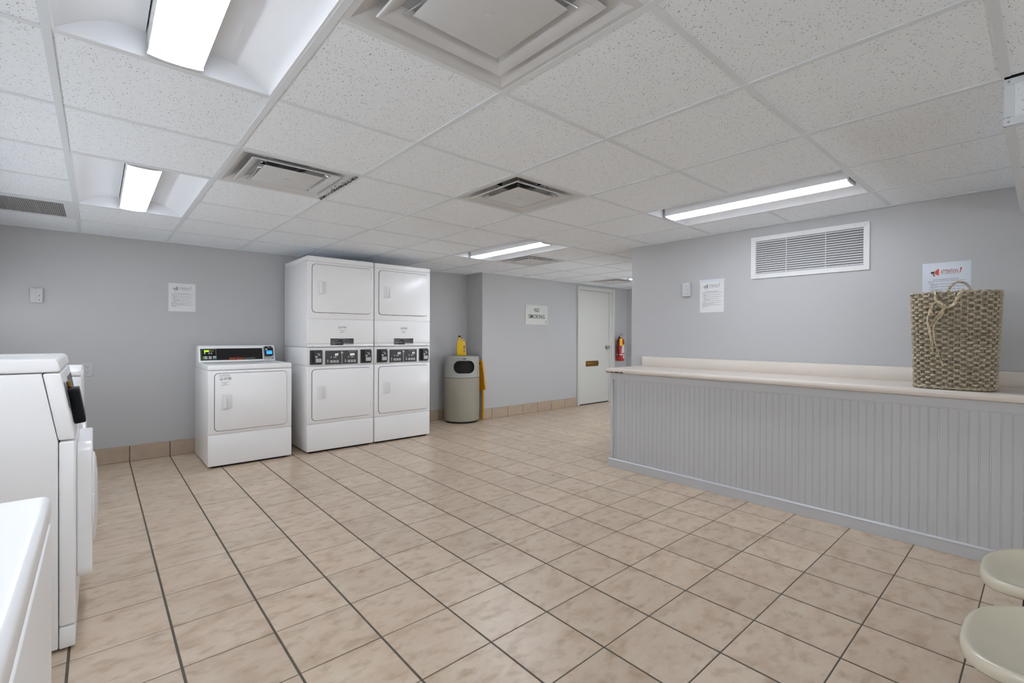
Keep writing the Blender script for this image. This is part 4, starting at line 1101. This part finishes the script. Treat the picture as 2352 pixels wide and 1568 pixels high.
MB().lathe([(.0001, 0), (.010, 0), (.010, .018), (.0001, .018)], 16, mx=frame((.000, -.004, .243), (0, 1, 0), (0, 0, 1)), cap=False).obj('plug', M['redcap'], t, 40)
lbm = MB(); mx = frame((.0, -.0364, 0), (1, 0, 0), (0, 0, 1)); lbm.prism(rrect(.030, .110, .006, 3, .036, .085), 'z', 0, .0008, mx=mx, mi=0); lbm.prism(rrect(.022, .030, .005, 3, .036, .118), 'z', .0008, .0014, mx=mx, mi=1); lbm.prism(rrect(.018, .024, .004, 3, .036, .062), 'z', .0008, .0014, mx=mx, mi=1)
lbm.obj('sticker', None, t, 0, mats=[M['amber'], M['grey_print']])

# folded wet floor sign, stood between the bin and the wall
t = thing('wet_floor_sign', 'folded yellow floor sign squeezed between trash bin and wall corner', 'sign', (4.018, 5.27, 0))
def leaf(x, name):
    o = [(-.145, .44), (-.135, .425), (-.100, .42), (-.098, .02), (-.094, 0), (-.078, 0), (-.074, .02), (-.074, .41), (.074, .41), (.074, .02), (.078, 0), (.094, 0), (.098, .02), (.100, .42), (.135, .425), (.145, .44), (.080, .80), (.066, .825), (.045, .83), (-.045, .83), (-.066, .825), (-.080, .80)]
    return MB().prism(o, 'x', x - .0045, x + .0045, bev=.0015, seg=1).obj(name, M['amber'], t, 30)
leaf(-.0055, 'leaf'); leaf(.0055, 'leaf')
MB().box(-.0125, -.0102, -.030, .030, .770, .800, bev=.001, seg=1).obj('handle_slot', M['gap'], t)
MB().tube(spl([(-.0115, -.07, .72), (-.0125, -.085, .66), (-.0125, -.11, .60), (-.0125, -.10, .52), (-.0125, -.12, .47), (-.0125, -.09, .455)], 5), .003, 6).obj('chain', M['black'], t, 50)
MB().lathe([(.009, 0), (.009, .004), (.0001, .004)], 14, mx=frame((-.0102, -.088, .17), (0, -1, 0), (0, 0, 1)), cap=False).obj('foot_joint', M['amber'], t)

# fire extinguisher
EX, EY = 7.135, YN - .085
t = thing('fire_extinguisher', 'red fire extinguisher with yellow tag on the wall right of the door', 'extinguisher', (EX, EY, .725))
MB().lathe([(.058, 0), (.066, .006), (.068, .02), (.068, .345), (.064, .370), (.050, .395), (.028, .410), (.020, .415), (.020, .425)], 40).obj('cylinder', M['red'], t, 50)
v_ = MB(); v_.lathe([(.018, .425), (.020, .430), (.020, .452), (.012, .456)], 20); v_.box(-.012, .062, -.012, .012, .452, .466, bev=.003); v_.raw([(-.010, -.010, .468), (-.010, .010, .468), (.075, .010, .490), (.075, -.010, .490), (-.010, -.010, .474), (-.010, .010, .474), (.075, .010, .497), (.075, -.010, .497)], [(0, 1, 2, 3), (7, 6, 5, 4), (0, 4, 5, 1), (2, 6, 7, 3), (0, 3, 7, 4), (1, 5, 6, 2)])
v_.obj('valve', M['chrome'], t)
MB().tube(spl([(-.015, -.006, .442), (-.055, -.012, .432), (-.088, -.016, .39), (-.096, -.018, .30), (-.088, -.018, .20), (-.078, -.016, .13)], 8), .0095, 10).obj('hose', M['black'], t, 50)
MB().lathe([(.0095, 0), (.013, .02), (.013, .045), (.009, .055)], 14, mx=Matrix.Translation((-.076, -.016, .085))).obj('nozzle', M['black'], t)
MB().lathe([(.0695, .105), (.0705, .107), (.0705, .119), (.0695, .121)], 40, cap=False).obj('strap', M['trimwhite'], t, 40)
def curved(a0, a1, z0, z1, r=.0688):
    n = 8; v = []; f = []
    for k in range(n + 1):
        a = math.radians(a0 + (a1 - a0) * k / n); v += [(math.cos(a) * r, math.sin(a) * r, z0), (math.cos(a) * r, math.sin(a) * r, z1)]
    for k in range(n): f.append((2 * k, 2 * k + 2, 2 * k + 3, 2 * k + 1))
    return MB().raw(v, f)
curved(245, 300, .145, .275).obj('label', M['paper'], t, 50); curved(250, 295, .278, .300, .0688).obj('label', M['tagyellow'], t, 50)
curved(262, 290, .045, .095, .0688).obj('badge', M['paper'], t, 50)
MB().box(-.075, -.018, -.078, -.0765, .275, .405, mx=Matrix.Rotation(math.radians(-16), 4, 'Z')).obj('tag', M['tagyellow'], t, 0)
MB().box(-.02, .02, .066, .0845, .28, .38, bev=.002).obj('bracket', M['trimwhite'], t)

# ------------------------------------------------------------------ beam seats lower right
bench = thing('tandem_seat', 'almond plastic shell seats on a black beam, lower right corner', 'chair', (1.90, -.08, 0))
def shell_mesh():
    # rounded pan from rings, then a curved back rising from its rear
    verts = [(0, -.03, -.010)]; faces = []; n = 64; ax, ay, cy, e = .207, .180, -.035, 2.7
    radii = [(.2, -.010), (.4, -.0085), (.58, -.005), (.72, .000), (.83, .006), (.90, .0105), (.95, .012), (.985, .008), (1.0, -.002), (1.0, -.016), (.985, -.020), (.975, -.014), (.94, .003), (.82, -.001), (.55, -.014), (.2, -.018)]
    for r, z in radii:
        for k in range(n):
            th = 2 * math.pi * k / n; p = se(th, ax * r, ay * r, 2 + (e - 2) * min(1, r * 1.2))
            front = max(0, math.sin(th)); side = abs(math.cos(th)); lift = (.020 * side ** 2 * r ** 3) * (1 - .6 * front) - .004 * front * r ** 4
            verts.append((p[0], p[1] + cy, z + lift))
    m = len(radii)
    for k in range(n): faces.append((0, 1 + k, 1 + (k + 1) % n))
    for i in range(m - 1):
        for k in range(n): faces.append((1 + i * n + k, 1 + (i + 1) * n + k, 1 + (i + 1) * n + (k + 1) % n, 1 + i * n + (k + 1) % n))
    faces.append(tuple(1 + (m - 1) * n + k for k in range(n)))
    base = len(verts); rows_ = [(-.185, -.012, .19), (-.205, .005, .20), (-.222, .05, .205), (-.236, .12, .205), (-.250, .20, .20), (-.262, .27, .185), (-.270, .32, .155), (-.273, .335, .125)]
    nu = 17
    for sgn in (0, 1):
        for (y, z, w) in rows_:
            for k in range(nu):
                u = -1 + 2 * k / (nu - 1); verts.append((w * u, y + .05 * u * u - .008 * sgn, z))
    R_ = len(rows_)
    for sgn in (0, 1):
        o0 = base + sgn * R_ * nu
        for i in range(R_ - 1):
            for k in range(nu - 1):
                q = (o0 + i * nu + k, o0 + i * nu + k + 1, o0 + (i + 1) * nu + k + 1, o0 + (i + 1) * nu + k); faces.append(q if sgn == 0 else q[::-1])
    A0, B0 = base, base + R_ * nu
    rim_ = [(R_ - 1) * nu + k for k in range(nu)]
    for a_, b_ in zip(rim_, rim_[1:]): faces.append((A0 + a_, A0 + b_, B0 + b_, B0 + a_))
    for col in (0, nu - 1):
        for i in range(R_ - 1): faces.append((A0 + i * nu + col, A0 + (i + 1) * nu + col, B0 + (i + 1) * nu + col, B0 + i * nu + col))
    r = bpy.data.meshes.new('seat_shell'); r.from_pydata(verts, [], faces)
    bb_ = bmesh.new(); bb_.from_mesh(r); bmesh.ops.recalc_face_normals(bb_, faces=bb_.faces); bb_.to_mesh(r); bb_.free()
    for p in r.polygons: p.use_smooth = True
    return r
sm = shell_mesh(); sm.materials.append(M['shell'])
for cx in (2.155, 1.645):
    o = bpy.data.objects.new('seat_shell', sm); COL.objects.link(o); o.parent = bench; o.location = (cx - 1.90, .076, .440)
MB().box(-.56, .56, -.06, .124, .345, .395, bev=.003).obj('beam', M['steel_black'], bench)
for cx in (.255, -.255):
    MB().box(cx - .09, cx + .09, -.10, .07, .395, .418, bev=.002).obj('seat_bracket', M['steel_black'], bench)
for cx in (-.48, .48):
    MB().box(cx - .02, cx + .02, -.03, .03, .02, .345, bev=.003).obj('leg', M['steel_black'], bench)
    MB().box(cx - .025, cx + .025, -.20, .10, .0, .025, bev=.004).obj('foot', M['steel_black'], bench)
